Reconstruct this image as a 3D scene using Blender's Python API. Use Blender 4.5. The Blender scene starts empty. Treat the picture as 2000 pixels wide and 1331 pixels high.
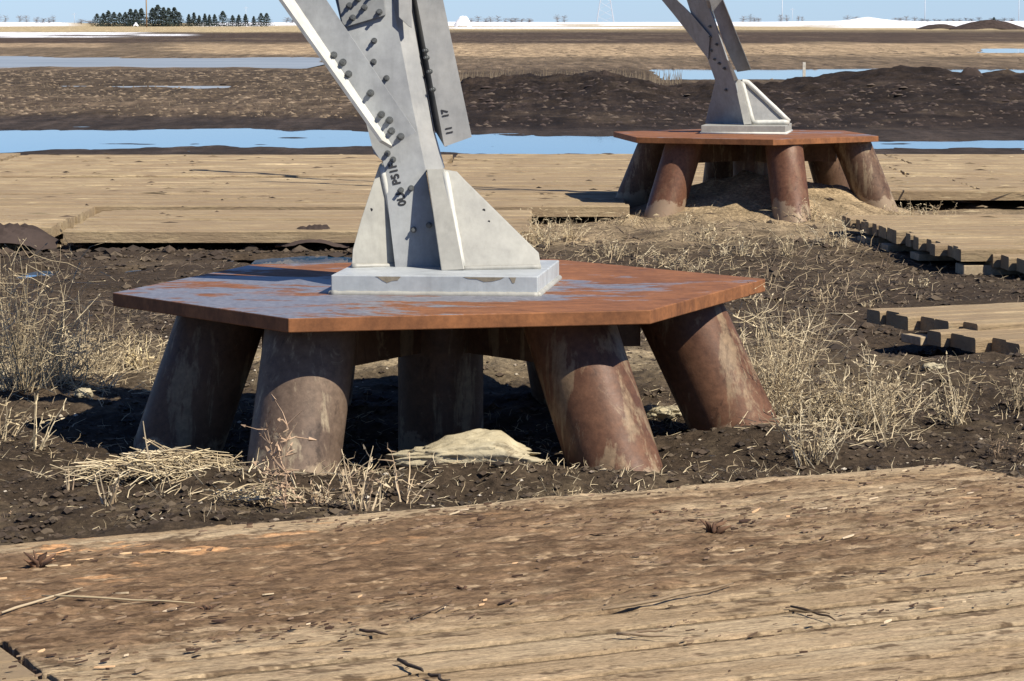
import bpy, math, random
import numpy as np
from mathutils import Vector, Matrix

scene = bpy.context.scene
col = scene.collection
R = math.radians

# ------------------------------------------------------------------ camera, sky, sun
F = 5400.0           # focal length in photo pixels (photo 2000 x 1331)
HY = 43.0            # horizon row
CZ = 1.57            # eye height above the soil at the near footing
PITCH = math.atan((665.5 - HY) / F)
cam_d = bpy.data.cameras.new('camera')
cam_d.sensor_width = 36.0
cam_d.lens = F / 2000.0 * 36.0
cam_d.clip_start = 0.1
cam_d.clip_end = 20000
cam = bpy.data.objects.new('camera', cam_d)
cam.location = (0, 0, CZ)
cam.rotation_euler = (math.pi / 2 - PITCH, 0, 0)
col.objects.link(cam)
scene.camera = cam

SUN_EL, SUN_AZ = R(47), R(55)      # azimuth measured from straight behind the camera towards the right
sunv = Vector((math.sin(SUN_AZ) * math.cos(SUN_EL), -math.cos(SUN_AZ) * math.cos(SUN_EL), math.sin(SUN_EL)))
world = bpy.data.worlds.new('World')
scene.world = world
world.use_nodes = True
wn = world.node_tree
bg = wn.nodes['Background']
sky = wn.nodes.new('ShaderNodeTexSky')
sky.sky_type = 'NISHITA'
sky.sun_disc = False
sky.sun_elevation = SUN_EL
sky.sun_rotation = math.atan2(sunv.x, sunv.y)
sky.altitude = 500
sky.air_density = 1.0
sky.dust_density = 0.3
sky.ozone_density = 4.0
tint = wn.nodes.new('ShaderNodeMix')
tint.data_type = 'RGBA'
tint.blend_type = 'MULTIPLY'
tint.inputs[0].default_value = 1.0
tint.inputs[7].default_value = (0.82, 0.98, 1.36, 1)
wn.links.new(sky.outputs[0], tint.inputs[6])
# bright low band of horizon air
tcw = wn.nodes.new('ShaderNodeTexCoord')
sxw = wn.nodes.new('ShaderNodeSeparateXYZ')
wn.links.new(tcw.outputs['Generated'], sxw.inputs[0])
rw = wn.nodes.new('ShaderNodeValToRGB')
rw.color_ramp.elements[0].position = 0.0
rw.color_ramp.elements[0].color = (1.6, 2.9, 4.6, 1)
rw.color_ramp.elements[1].position = 0.14
rw.color_ramp.elements[1].color = (0, 0, 0, 1)
wn.links.new(sxw.outputs[2], rw.inputs[0])
addw = wn.nodes.new('ShaderNodeMix')
addw.data_type = 'RGBA'
addw.blend_type = 'ADD'
addw.inputs[0].default_value = 1.0
wn.links.new(tint.outputs[2], addw.inputs[6])
wn.links.new(rw.outputs[0], addw.inputs[7])
wn.links.new(addw.outputs[2], bg.inputs[0])
bg.inputs[1].default_value = 0.052
sun_d = bpy.data.lights.new('sun', 'SUN')
sun_d.energy = 5.0
sun_d.angle = R(0.5)
sun_d.color = (1.0, 0.935, 0.82)
sun = bpy.data.objects.new('sun', sun_d)
sun.rotation_euler = sunv.to_track_quat('Z', 'Y').to_euler()
col.objects.link(sun)
scene.view_settings.view_transform = 'Standard'
scene.view_settings.look = 'None'
scene.view_settings.exposure = 0.55
scene.view_settings.gamma = 1.0

# ------------------------------------------------------------------ helpers
_c, _s = math.cos(PITCH), math.sin(PITCH)


def P(px, py, d):
    """world point seen at photo pixel (px, py) at forward distance d"""
    vx = (px - 1000) / F
    vy = (665.5 - py) / F
    a = Vector((vx, _c + vy * _s, -_s + vy * _c))
    return Vector((0, 0, CZ)) + a * (d / a.y)


def G(px, py, z=0.0):
    """world point seen at photo pixel on the height z"""
    vx = (px - 1000) / F
    vy = (665.5 - py) / F
    a = Vector((vx, _c + vy * _s, -_s + vy * _c))
    return Vector((0, 0, CZ)) + a * ((z - CZ) / a.z)


class MB:
    def __init__(self):
        self.v = []
        self.f = []
        self.c = []

    def add(self, vs, fs, c=None):
        n = len(self.v)
        self.v += [tuple(v) for v in vs]
        self.f += [tuple(i + n for i in f) for f in fs]
        if c is not None:
            self.c += [c] * len(vs)

    def prism(self, pts, ext):
        pts = [Vector(p) for p in pts]
        n = len(pts)
        ext = Vector(ext)
        nrm = Vector((0, 0, 0))
        for i in range(n):
            nrm += pts[i].cross(pts[(i + 1) % n])
        if nrm.dot(ext) > 0:
            pts = pts[::-1]
        vs = pts + [p + ext for p in pts]
        fs = [tuple(range(n)), tuple(range(2 * n - 1, n - 1, -1))]
        for i in range(n):
            j = (i + 1) % n
            fs.append((i, i + n, j + n, j))
        self.add(vs, fs)

    def box(self, x0, x1, y0, y1, z0, z1, M=None):
        vs = [Vector((x, y, z)) for z in (z0, z1) for y in (y0, y1) for x in (x0, x1)]
        if M is not None:
            vs = [M @ v for v in vs]
        fs = [(0, 2, 3, 1), (4, 5, 7, 6), (0, 1, 5, 4), (2, 6, 7, 3), (0, 4, 6, 2), (1, 3, 7, 5)]
        self.add(vs, fs)

    def tube(self, pts, rad, n=6, cap=True, c=None):
        pts = [Vector(p) for p in pts]
        if not hasattr(rad, '__len__'):
            rad = [rad] * len(pts)
        vs = []
        for i, p in enumerate(pts):
            t = (pts[min(i + 1, len(pts) - 1)] - pts[max(i - 1, 0)])
            if t.length < 1e-9:
                t = Vector((0, 0, 1))
            t.normalize()
            up = Vector((0, 0, 1)) if abs(t.z) < .9 else Vector((1, 0, 0))
            a = t.cross(up).normalized()
            b = t.cross(a).normalized()
            for k in range(n):
                an = 2 * math.pi * k / n
                vs.append(p + (a * math.cos(an) + b * math.sin(an)) * rad[i])
        fs = []
        for i in range(len(pts) - 1):
            for k in range(n):
                k2 = (k + 1) % n
                fs.append((i * n + k, i * n + k2, (i + 1) * n + k2, (i + 1) * n + k))
        if cap:
            fs.append(tuple(range(n - 1, -1, -1)))
            fs.append(tuple((len(pts) - 1) * n + k for k in range(n)))
        self.add(vs, fs, c)

    def build(self, name, mat, parent=None, smooth=False, bevel=0):
        me = bpy.data.meshes.new(name)
        me.from_pydata(self.v, [], self.f)
        if self.c:
            at = me.attributes.new('col', 'FLOAT_COLOR', 'POINT')
            at.data.foreach_set('color', np.array([(c[0], c[1], c[2], 1) for c in self.c], dtype=np.float32).ravel())
        if smooth:
            me.polygons.foreach_set('use_smooth', [True] * len(me.polygons))
        me.materials.append(mat)
        me.update()
        o = bpy.data.objects.new(name, me)
        col.objects.link(o)
        if parent:
            o.parent = parent
        if bevel:
            b = o.modifiers.new('bevel', 'BEVEL')
            b.width = bevel
            b.segments = 2
            b.limit_method = 'ANGLE'
            b.angle_limit = R(35)
        return o


def tag(o, label=None, cat=None, group=None, kind=None):
    if label: o['label'] = label
    if cat: o['category'] = cat
    if group: o['group'] = group
    if kind: o['kind'] = kind
    return o


def empty(name, loc, label, cat, group=None):
    o = bpy.data.objects.new(name, None)
    o.location = loc
    o.empty_display_size = .2
    col.objects.link(o)
    bpy.context.view_layer.update()
    return tag(o, label, cat, group)


def keep(root):
    """children were built in world space: take the root's location out of them"""
    inv = Matrix.Translation(-root.location)
    for ch in root.children:
        ch.matrix_parent_inverse = inv


# value noise -------------------------------------------------------
def _h(ix, iy, s):
    n = (ix.astype(np.int64) * 374761393 + iy.astype(np.int64) * 668265263 + s * 982451653) & 0x7fffffff
    n = ((n ^ (n >> 13)) * 1274126177) & 0x7fffffff
    n = (n ^ (n >> 16)) & 0xffff
    return n / 65535.0 * 2 - 1


def vn(x, y, s=0):
    ix = np.floor(x); iy = np.floor(y)
    fx = x - ix; fy = y - iy
    fx = fx * fx * fx * (fx * (fx * 6 - 15) + 10)
    fy = fy * fy * fy * (fy * (fy * 6 - 15) + 10)
    a = _h(ix, iy, s); b = _h(ix + 1, iy, s); c = _h(ix, iy + 1, s); d = _h(ix + 1, iy + 1, s)
    return (a * (1 - fx) + b * fx) * (1 - fy) + (c * (1 - fx) + d * fx) * fy


def fbm(x, y, s=0, o=4, g=.5):
    r = 0; a = 1; t = 0
    for i in range(o):
        r = r + a * vn(x * 2 ** i + 17.3 * i, y * 2 ** i - 9.1 * i, s + i)
        t += a; a *= g
    return r / t


def ss(a, b, x):
    t = np.clip((x - a) / (b - a), 0, 1)
    return t * t * (3 - 2 * t)


# materials ---------------------------------------------------------
class Mat:
    def __init__(self, name, rough=.8, metallic=0., spec=.3):
        self.m = bpy.data.materials.new(name)
        self.m.use_nodes = True
        self.t = self.m.node_tree
        self.b = self.t.nodes['Principled BSDF']
        self.b.inputs['Roughness'].default_value = rough
        self.b.inputs['Metallic'].default_value = metallic
        self.b.inputs['Specular IOR Level'].default_value = spec

    def n(self, k, **kw):
        nd = self.t.nodes.new(k)
        for a, v in kw.items():
            setattr(nd, a, v)
        return nd

    def l(self, a, b):
        self.t.links.new(a, b)

    def coord(self, scale=(1, 1, 1), rot=(0, 0, 0), kind='Object'):
        tc = self.n('ShaderNodeTexCoord')
        mp = self.n('ShaderNodeMapping')
        mp.inputs['Scale'].default_value = scale
        mp.inputs['Rotation'].default_value = rot
        self.l(tc.outputs[kind], mp.inputs[0])
        return mp.outputs[0]

    def noise(self, vec, scale=5, detail=6, rough=.6, dist=0.):
        nd = self.n('ShaderNodeTexNoise')
        nd.inputs['Scale'].default_value = scale
        nd.inputs['Detail'].default_value = detail
        nd.inputs['Roughness'].default_value = rough
        nd.inputs['Distortion'].default_value = dist
        if vec is not None:
            self.l(vec, nd.inputs['Vector'])
        return nd.outputs[0]

    def ramp(self, fac, stops):
        nd = self.n('ShaderNodeValToRGB')
        e = nd.color_ramp.elements
        while len(e) < len(stops):
            e.new(.5)
        for i, (p, c) in enumerate(stops):
            e[i].position = p
            e[i].color = (c[0], c[1], c[2], 1) if hasattr(c, '__len__') else (c, c, c, 1)
        self.l(fac, nd.inputs[0])
        return nd.outputs[0]

    def mix(self, fac, a, b, mode='MIX'):
        nd = self.n('ShaderNodeMix', data_type='RGBA', blend_type=mode)
        for s, v in ((0, fac), (6, a), (7, b)):
            if isinstance(v, (int, float)):
                nd.inputs[s].default_value = v if s == 0 else (v, v, v, 1)
            elif isinstance(v, tuple):
                nd.inputs[s].default_value = (v[0], v[1], v[2], 1)
            else:
                self.l(v, nd.inputs[s])
        return nd.outputs[2]

    def math(self, op, a, b=0.):
        nd = self.n('ShaderNodeMath', operation=op)
        for i, v in enumerate((a, b)):
            if isinstance(v, (int, float)):
                nd.inputs[i].default_value = v
            else:
                self.l(v, nd.inputs[i])
        return nd.outputs[0]

    def out(self, color=None, rough=None, bump=None, bs=.3, bd=.01):
        if color is not None:
            if isinstance(color, tuple):
                self.b.inputs['Base Color'].default_value = (*color, 1)
            else:
                self.l(color, self.b.inputs['Base Color'])
        if rough is not None:
            self.l(rough, self.b.inputs['Roughness'])
        if bump is not None:
            bp = self.n('ShaderNodeBump')
            bp.inputs['Strength'].default_value = bs
            bp.inputs['Distance'].default_value = bd
            self.l(bump, bp.inputs['Height'])
            self.l(bp.outputs[0], self.b.inputs['Normal'])
        return self.m


def mat_ground():
    m = Mat('soil', .93, 0, .12)
    at = m.n('ShaderNodeAttribute', attribute_name='col')
    v = m.coord()
    n1 = m.noise(v, 3.0, 8, .7)
    n2 = m.noise(v, 34.0, 6, .7)
    n3 = m.noise(v, .35, 5, .65)
    vs = m.coord((1.3, .11, 1))
    n4 = m.noise(vs, 1.4, 8, .8)
    sy = m.n('ShaderNodeSeparateXYZ')
    m.l(v, sy.inputs[0])
    farm = m.ramp(m.math('DIVIDE', sy.outputs[1], 100.0), [(.28, 0.), (.50, 1.)])
    c = m.mix(1.0, at.outputs[0], m.ramp(n1, [(.3, .55), (.7, 1.5)]), 'MULTIPLY')
    c = m.mix(1.0, c, m.ramp(n2, [(.32, .45), (.55, 1.0), (.72, 1.75)]), 'MULTIPLY')
    c = m.mix(1.0, c, m.ramp(n3, [(.3, .75), (.7, 1.25)]), 'MULTIPLY')
    c = m.mix(farm, c, m.mix(1.0, c, m.ramp(n4, [(.30, .35), (.5, .95), (.68, 1.9)]), 'MULTIPLY'))
    hb = m.math('ADD', m.math('MULTIPLY', n1, .8), m.math('MULTIPLY', n2, .5))
    return m.out(c, None, hb, .9, .03)


def mat_wood(name, c0, c1, mud, mudamt, rotz):
    m = Mat(name, .88, 0, .15)
    v = m.coord((1, 1, 1))
    g = m.coord((.7, 16, 16))
    grain = m.noise(g, 3.0, 8, .7, .4)
    big = m.noise(v, 1.3, 6, .65)
    fine = m.noise(m.coord((2.2, 7, 7)), 5.5, 8, .75)
    c = m.mix(m.ramp(grain, [(.3, 0.), (.7, 1.)]), c0, c1)
    c = m.mix(1.0, c, m.ramp(fine, [(.28, .5), (.5, 1.), (.75, 1.35)]), 'MULTIPLY')
    oi = m.n('ShaderNodeObjectInfo')
    c = m.mix(1.0, c, m.ramp(oi.outputs['Random'], [(0., (.78, .76, .74)), (1., (1.08, 1.08, 1.05))]), 'MULTIPLY')
    pb = m.noise(m.coord((.35, 4.2, 1)), 1.0, 4, .6)
    c = m.mix(1.0, c, m.ramp(pb, [(.35, (.70, .69, .67)), (.62, (1.1, 1.1, 1.1))]), 'MULTIPLY')
    st2 = m.noise(m.coord((.55, 1.7, 1)), 1.9, 8, .72, .5)
    c = m.mix(m.ramp(st2, [(.45, 0.), (.58, .8)]), c, (.25, .18, .112))
    st3 = m.noise(m.coord((.9, 2.6, 1)), 2.6, 8, .78)
    c = m.mix(m.ramp(st3, [(.60, 0.), (.65, .8)]), c, (.13, .09, .055))
    dirt = m.math('ADD', m.math('MULTIPLY', big, .55), m.math('MULTIPLY', fine, .45))
    c = m.mix(m.ramp(dirt, [(.52 - mudamt, 0.), (.60 - mudamt, 1.)]), c, mud)
    c = m.mix(m.ramp(m.noise(m.coord((1.2, 5, 5)), 9, 7, .75), [(.62, 0.), (.68, .75)]), c, tuple(k * .35 for k in mud))
    h = m.math('ADD', m.math('MULTIPLY', grain, .6), fine)
    return m.out(c, None, h, .9, .012)


def mat_rust(name, c0, c1, mud, scale=1.0):
    m = Mat(name, .5, .1, .3)
    v = m.coord()
    a = m.noise(v, 4 * scale, 8, .7)
    st = m.noise(m.coord((6, 6, .8)), 1.6, 6, .65)
    fi = m.noise(v, 40, 6, .7)
    c = m.mix(m.ramp(a, [(.3, 0.), (.7, 1.)]), c0, c1)
    c = m.mix(m.ramp(st, [(.54, 0.), (.60, .7)]), c, mud)
    bl = m.noise(m.coord((1, 1, .55)), 7, 9, .75, .8)
    c = m.mix(m.ramp(bl, [(.58, 0.), (.64, .75)]), c, mud)
    c = m.mix(m.ramp(bl, [(.34, .8), (.42, 0.)]), c, tuple(k * .5 for k in c0))
    c = m.mix(1.0, c, m.ramp(fi, [(.3, .7), (.7, 1.3)]), 'MULTIPLY')
    # dried mud splashed on the lowest part (object z measured in world metres)
    sx = m.n('ShaderNodeSeparateXYZ')
    m.l(v, sx.inputs[0])
    zz = m.math('ADD', sx.outputs[2], m.math('MULTIPLY', m.math('SUBTRACT', a, .5), -.45))
    c = m.mix(m.ramp(zz, [(-.06, .6), (.02, 0.)]), c, (.33, .25, .165))
    return m.out(c, m.ramp(a, [(.3, .42), (.7, .72)]), fi, .25, .004)


def mat_cap():
    m = Mat('rusted_plate', .5, .1, .4)
    v = m.coord((1, 2.0, 1))
    a = m.noise(v, 1.15, 7, .66, .8)
    b = m.noise(m.coord((1, 2.2, 1)), 6, 8, .75)
    fi = m.noise(m.coord(), 45, 6, .7)
    rust = m.mix(m.ramp(b, [(.3, 0.), (.7, 1.)]), (.12, .045, .017), (.31, .125, .045))
    scale = m.mix(m.ramp(fi, [(.3, 0.), (.7, 1.)]), (.14, .15, .175), (.21, .22, .245))
    ms = m.math('ADD', m.math('MULTIPLY', a, .7), m.math('MULTIPLY', b, .3))
    geo = m.n('ShaderNodeNewGeometry')
    sx = m.n('ShaderNodeSeparateXYZ')
    m.l(geo.outputs['True Normal'], sx.inputs[0])
    up = m.math('GREATER_THAN', sx.outputs[2], .9)
    so = m.n('ShaderNodeSeparateXYZ')
    m.l(m.coord(), so.inputs[0])
    side = m.ramp(m.math('ADD', m.math('MULTIPLY', so.outputs[0], .25), .5), [(.30, 0.), (.49, .01), (.56, .10), (.74, .10)])
    k = m.math('MULTIPLY', m.ramp(m.math('SUBTRACT', ms, side), [(.455, 0.), (.495, .92)]), up)
    c = m.mix(k, rust, scale)
    c = m.mix(1.0, c, m.ramp(fi, [(.3, .8), (.7, 1.2)]), 'MULTIPLY')
    rg = m.mix(k, (.75, .75, .75), (.42, .42, .42))
    return m.out(c, rg, fi, .2, .003)


def mat_galv(name, c0, c1, stain=0.):
    m = Mat(name, .5, .0, .45)
    v = m.coord()
    a = m.noise(v, 5, 6, .6)
    b = m.noise(v, 30, 5, .65)
    c = m.mix(m.ramp(a, [(.35, 0.), (.65, 1.)]), c0, c1)
    c = m.mix(1.0, c, m.ramp(b, [(.3, .90), (.7, 1.08)]), 'MULTIPLY')
    dr = m.noise(m.coord((9, 9, .9)), 2.2, 6, .7)
    c = m.mix(1.0, c, m.ramp(dr, [(.30, .86), (.5, 1.0), (.70, 1.06)]), 'MULTIPLY')
    if stain:
        s = m.noise(m.coord((1, 1, 2.5)), 4.5, 5, .6)
        c = m.mix(m.ramp(s, [(.60, 0.), (.64, stain)]), c, (.30, .255, .19))
    return m.out(c, m.ramp(a, [(.3, .42), (.7, .62)]), b, .12, .003)


def mat_plain(name, c, var=.3, rough=.8, scale=20, spec=.2, metallic=0.):
    m = Mat(name, rough, metallic, spec)
    n = m.noise(m.coord(), scale, 5, .6)
    return m.out(m.mix(1.0, c, m.ramp(n, [(.3, 1 - var), (.7, 1 + var)]), 'MULTIPLY'), None, n, .3, .004)


def mat_attr(name, rough=.85, trans=0.):
    m = Mat(name, rough, 0, .2)
    at = m.n('ShaderNodeAttribute', attribute_name='col')
    return m.out(at.outputs[0])


def mat_water(name, tint=(.04, .10, .18), rough=.02, bump=.02):
    m = Mat(name, rough, 0, .5)
    m.b.inputs['IOR'].default_value = 1.33
    n = m.noise(m.coord((1.0, 1.4, 1)), 9, 4, .6)
    return m.out(tint, None, n, bump, .02)


def mat_ice():
    m = Mat('thin_ice', .45, 0, .3)
    n = m.noise(m.coord((.04, .12, 1)), 2.0, 6, .65)
    c = m.ramp(n, [(.3, (.20, .23, .25)), (.6, (.30, .33, .35)), (.75, (.40, .41, .40))])
    return m.out(c, None, n, .02, .02)


def mat_deck():
    m = Mat('muddy_deck_wood', .92, 0, .1)
    at = m.n('ShaderNodeAttribute', attribute_name='col')
    g = m.noise(m.coord((1.2, 22, 8)), 4.0, 8, .75, .3)
    f = m.noise(m.coord((6, 16, 12)), 9, 7, .75)
    c = m.mix(1.0, at.outputs[0], m.ramp(g, [(.28, .55), (.5, 1.), (.72, 1.4)]), 'MULTIPLY')
    c = m.mix(1.0, c, m.ramp(f, [(.30, .5), (.5, 1.), (.70, 1.45)]), 'MULTIPLY')
    return m.out(c, None, m.math('ADD', g, f), .8, .006)


def mat_rock():
    m = Mat('rough_pale_rock', .92, 0, .15)
    a = m.noise(m.coord(), 9, 9, .75)
    b = m.noise(m.coord((1, 1, 2.5)), 5, 6, .7, .6)
    c = m.mix(m.ramp(a, [(.3, 0.), (.7, 1.)]), (.30, .25, .16), (.52, .455, .31))
    c = m.mix(m.ramp(b, [(.55, 0.), (.62, .75)]), c, (.17, .13, .08))
    return m.out(c, None, a, .6, .02)


M = dict(
    ground=mat_ground(), deck=mat_deck(),
    wood=mat_wood('weathered_wood', (.37, .275, .16), (.50, .39, .245), (.29, .21, .125), .03, 0),
    woodend=mat_plain('grey_weathered_wood', (.36, .28, .18), .3, .9, 30),
    leg_rust=mat_rust('brown_rusted_pipe', (.070, .036, .021), (.135, .078, .046), (.24, .18, .11)),
    leg_pale=mat_rust('greyish_rusted_pipe', (.085, .055, .038), (.165, .115, .080), (.36, .29, .19)),
    leg_mid=mat_rust('reddish_rusted_pipe', (.075, .034, .018), (.155, .074, .040), (.24, .17, .10)),
    leg_orange=mat_rust('orange_rusted_pipe', (.090, .038, .020), (.145, .065, .036), (.15, .08, .045)),
    cap=mat_cap(),
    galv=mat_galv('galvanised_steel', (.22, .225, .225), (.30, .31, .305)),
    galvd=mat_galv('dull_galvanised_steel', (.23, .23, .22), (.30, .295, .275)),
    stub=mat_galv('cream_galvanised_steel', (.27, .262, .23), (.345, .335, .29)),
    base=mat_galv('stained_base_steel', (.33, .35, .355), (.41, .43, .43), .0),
    weld=mat_galv('bright_weld_lit_flange', (.46, .45, .40), (.55, .54, .48)),
    bolt=mat_plain('bolt_steel', (.13, .135, .13), .3, .55, 60, .4, .3),
    paint=mat_plain('black_stencil_paint', (.03, .03, .032), .2, .7),
    straw=mat_attr('dry_straw'), rock=mat_rock(),
    water=mat_water('still_water'), ice=mat_ice(), snow=mat_plain('old_snow', (.82, .82, .84), .05, .8, 2),
    fir=mat_attr('spruce_needles'), bark=mat_plain('bark', (.12, .09, .065), .3, .9),
    pole=mat_plain('weathered_pole', (.30, .21, .13), .2, .8), stake=mat_plain('stake_wood', (.6, .55, .45), .2, .8),
    splice=mat_galv('dark_grey_steel', (.12, .125, .125), (.19, .195, .19)),  # splice plate steel, darker grey than the leg
    mud=mat_plain('dried_mud', (.24, .205, .15), .25, .9, 40),
    steelfar=mat_plain('distant_steel', (.45, .47, .5), .1, .6),
)

# ------------------------------------------------------------------ terrain
def yd(y, z=-.17):
    return (CZ - z) * F / (y - HY)


BERM_PX = np.array([700, 830, 870, 900, 1000, 1100, 1160, 1250, 1320, 1380, 1460, 1530, 1600, 1700, 1800, 1880, 1930, 2000, 2200, 2600])
BERM_Y = np.array([215, 205, 178, 162, 155, 150, 143, 156, 174, 168, 163, 170, 160, 146, 138, 139, 148, 150, 146, 150])


def water_mask(x, y):
    px = 1000 + x / y * F
    w = fbm(x * .35, y * .12, 71, 4) * 1.3 + fbm(x * 2.2, y * .8, 73, 3) * .5
    # long pool in front of the berm
    far = np.interp(px, [-3000, 0, 300, 700, 900, 1300, 1600, 2000, 4000], [45.5, 45.5, 46, 45, 43.8, 42.8, 41.4, 41.4, 41.4])
    near = np.interp(px, [-3000, 0, 200, 400, 700, 900, 1300, 1600, 2000, 4000], [37.2, 37.2, 38.0, 38.4, 38.8, 36.8, 36.8, 38.0, 38.2, 38])
    m = ss(0, .8, (far - y) + w) * ss(0, .8, (y - near) + w)
    return m


def H(x, y):
    x = np.asarray(x, float); y = np.asarray(y, float)
    yy = np.maximum(y, 1.0)
    px = 1000 + x / yy * F
    z = -.15 * ss(12.5, 17, y) - .02 * ss(20, 30, y)
    z = z + .05 * fbm(x * 1.1, y * 1.1, 1, 4) * (1 - .55 * ss(13, 20, y))
    z = z + .035 * fbm(x * 5, y * 5, 5, 4, .6) * (1 - .5 * ss(12, 16, y)) * (1 - .7 * ss(26, 36, y))
    z = z + .018 * np.abs(fbm(x * 16, y * 16, 9, 3, .6)) * (1 - ss(12, 18, y))
    # ---- near footing surroundings
    z = z + .065 * np.exp(-(((x + .02) / .5) ** 2 + ((y - 9.38) / .2) ** 2))
    z = z + .05 * np.exp(-(((x + .85) / .35) ** 2 + ((y - 9.4) / .3) ** 2))
    z = z - .06 * np.exp(-(((x + .3) / .9) ** 2 + ((y - 10.5) / .7) ** 2))
    z = z + .10 * np.exp(-(((x + .3) / 1.1) ** 2 + ((y - 12.6) / .6) ** 2))
    z = z + .05 * np.exp(-(((x - .85) / .4) ** 2 + ((y - 10.1) / .3) ** 2))
    # under the front deck
    u, v = deck_uv(x, y)
    ins = ss(-.03, .06, v) * ss(.03, -.06, u)
    z = z * (1 - ins) + (-.16) * ins
    nearlip = ss(-.5, -.02, v) * (v < .02) * ss(.2, -.1, u)
    z = z + .045 * nearlip
    # ---- mound round the far footing
    g = np.exp(-(((x - 2.25) / 1.0) ** 2 + ((y - 24.75) / .75) ** 2))
    z = z + g * (.36 + .10 * fbm(x * 3, y * 3, 30, 4, .6))
    z = z + .10 * np.exp(-(((x - 1.8) / 2.2) ** 2 + ((y - 22.3) / 1.6) ** 2)) * (1 + .7 * fbm(x * 2.5, y * 2.5, 35, 4))
    # ---- middle: keep the deck of mats clear of soil
    m = ss(20.6, 21.6, y) * ss(34.5, 33.6, y)
    side = 1 - np.clip(g * 3, 0, 1)
    z = z - .05 * m * side - .09 * ss(1.7, 2.0, x) * ss(13.0, 13.6, y) * ss(17, 15.5, y)
    # ---- long pool
    wm = water_mask(x, yy)
    z = z + wm * (-.07) * (1 + 1.7 * fbm(x * .33, y * 1.9, 47, 5, .6)) - wm * .012
    z = z - .06 * ss(1.7, 1.95, x) * ss(13.2, 13.7, y) * ss(15.7, 15.2, y) - .05 * ss(2.3, 2.7, x) * ss(18.4, 19.2, y) * ss(22.9, 22.4, y)
    # ---- berm
    bx = 1000 + x / 60.0 * F
    cy = np.interp(bx, BERM_PX, BERM_Y)
    crest = CZ - (cy - HY) / F * 63.0
    left = ss(700, 870, bx)
    prof = (.35 * ss(45.5, 50, y) + .65 * ss(47, 63, y)) * ss(72, 64, y)
    br = (crest + .17) * prof * left
    rough = fbm(x * .9, y * .9, 50, 5, .62)
    z = z + br + rough * .16 * prof * left + .10 * fbm(x * 3.0, y * 3.0, 56, 3, .6) * prof * left
    z = z + .07 * fbm(x * .5, y * .5, 60, 5, .6) * ss(46, 52, y) * ss(100, 85, y) * (1 - left)
    # ---- pools far out
    for (ax0, ax1, y0, y1) in FARPOOLS:
        t = (px + 60 * fbm(y * .05, x * .05, 80))
        wm2 = ss(ax0 - 25, ax0 + 25, t) * ss(ax1 + 25, ax1 - 25, t)
        s = (y1 - y0) * .12
        yv = y + s * 2.6 * fbm(x * .14, y * .05, 84, 5, .6)
        wm2 = wm2 * ss(y0 - s, y0 + s, yv) * ss(y1 + s, y1 - s, yv)
        z = z - .10 * wm2
    z = z + .05 * fbm(x * .07, y * .07, 90, 4) * ss(70, 90, y) * 0.5
    # ---- far snow banks
    A = np.interp(px, [-4000, 0, 120, 180, 360, 400, 600, 900, 1100, 1500, 1640, 1690, 1740, 1800, 2000, 6000],
                  [1.2, 1.3, 1.2, .35, .35, .9, 1.2, 1.6, 1.3, 1.6, 2.0, 3.6, 2.2, 1.9, 2.0, 2.0])
    z = z + A * ss(1000, 1230, y) * (1 + .18 * fbm(x * .02, y * .01, 95, 4))
    # near puddles
    for (cx, cy_, rx, ry) in PUDDLES:
        e = ((x - cx) / rx) ** 2 + ((y - cy_) / ry) ** 2 + .5 * fbm(x * 3, y * 3, 99, 3)
        z = np.where(e < 2.2, z * ss(.9, 2.2, e) + (-.23) * (1 - ss(.9, 2.2, e)), z)
    # ground under puddle lip never pokes through deck
    return z


DC = Vector((1.48, 9.18, 0))                 # far right corner of the front deck
DU = Vector((math.cos(R(26.5)), math.sin(R(26.5)), 0))
DV = Vector((DU.y, -DU.x, 0))


def deck_uv(x, y):
    return (x - DC.x) * DU.x + (y - DC.y) * DU.y, (x - DC.x) * DV.x + (y - DC.y) * DV.y


FARPOOLS = [(-900, 640, 107, 146), (120, 460, 74.5, 79), (1270, 2600, 86, 106), (1890, 2300, 160, 190)]
PUDDLES = []
for (a, b, y0, y1) in ((500, 700, 496, 519), (445, 482, 502, 512), (243, 272, 521, 530), (45, 92, 524, 540)):
    p0 = G(a, (y0 + y1) / 2, -.16); p1 = G(b, (y0 + y1) / 2, -.16)
    q0 = G(a, y0, -.16); q1 = G(a, y1, -.16)
    PUDDLES.append(((p0.x + p1.x) / 2, p0.y, (p1.x - p0.x) / 2, (q0.y - q1.y) / 2))


def steps(fn, a, b):
    r = [a]
    while r[-1] < b:
        r.append(r[-1] + fn(r[-1]))
    return np.array(r)


def ystep(y):
    if y < 7.5: return .25
    if y < 13: return .022
    if y < 21: return .022 + (y - 13) * .012
    if y < 26: return .07
    if y < 60: return .07 + (y - 26) * .004
    return .2 + (y - 60) * .014


xs_p = steps(lambda x: .022 if x < 2.1 else (.045 if x < 4.5 else .045 + (x - 4.5) * .03), 0, 900)
xs = np.concatenate([-xs_p[:0:-1], xs_p])
ys = np.concatenate([[-60, -30, -15, -8, -4, 0, 3], steps(ystep, 5, 2600)])
X, Y = np.meshgrid(xs, ys)
# widen the sheet with distance so that it always reaches past the view (world-space fan)
X = X * (1 + np.maximum(Y, 0) * .0012)
Z = H(X, Y)


def mixc(c, t, m):
    return c * (1 - m[..., None]) + np.array(t) * m[..., None]


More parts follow.
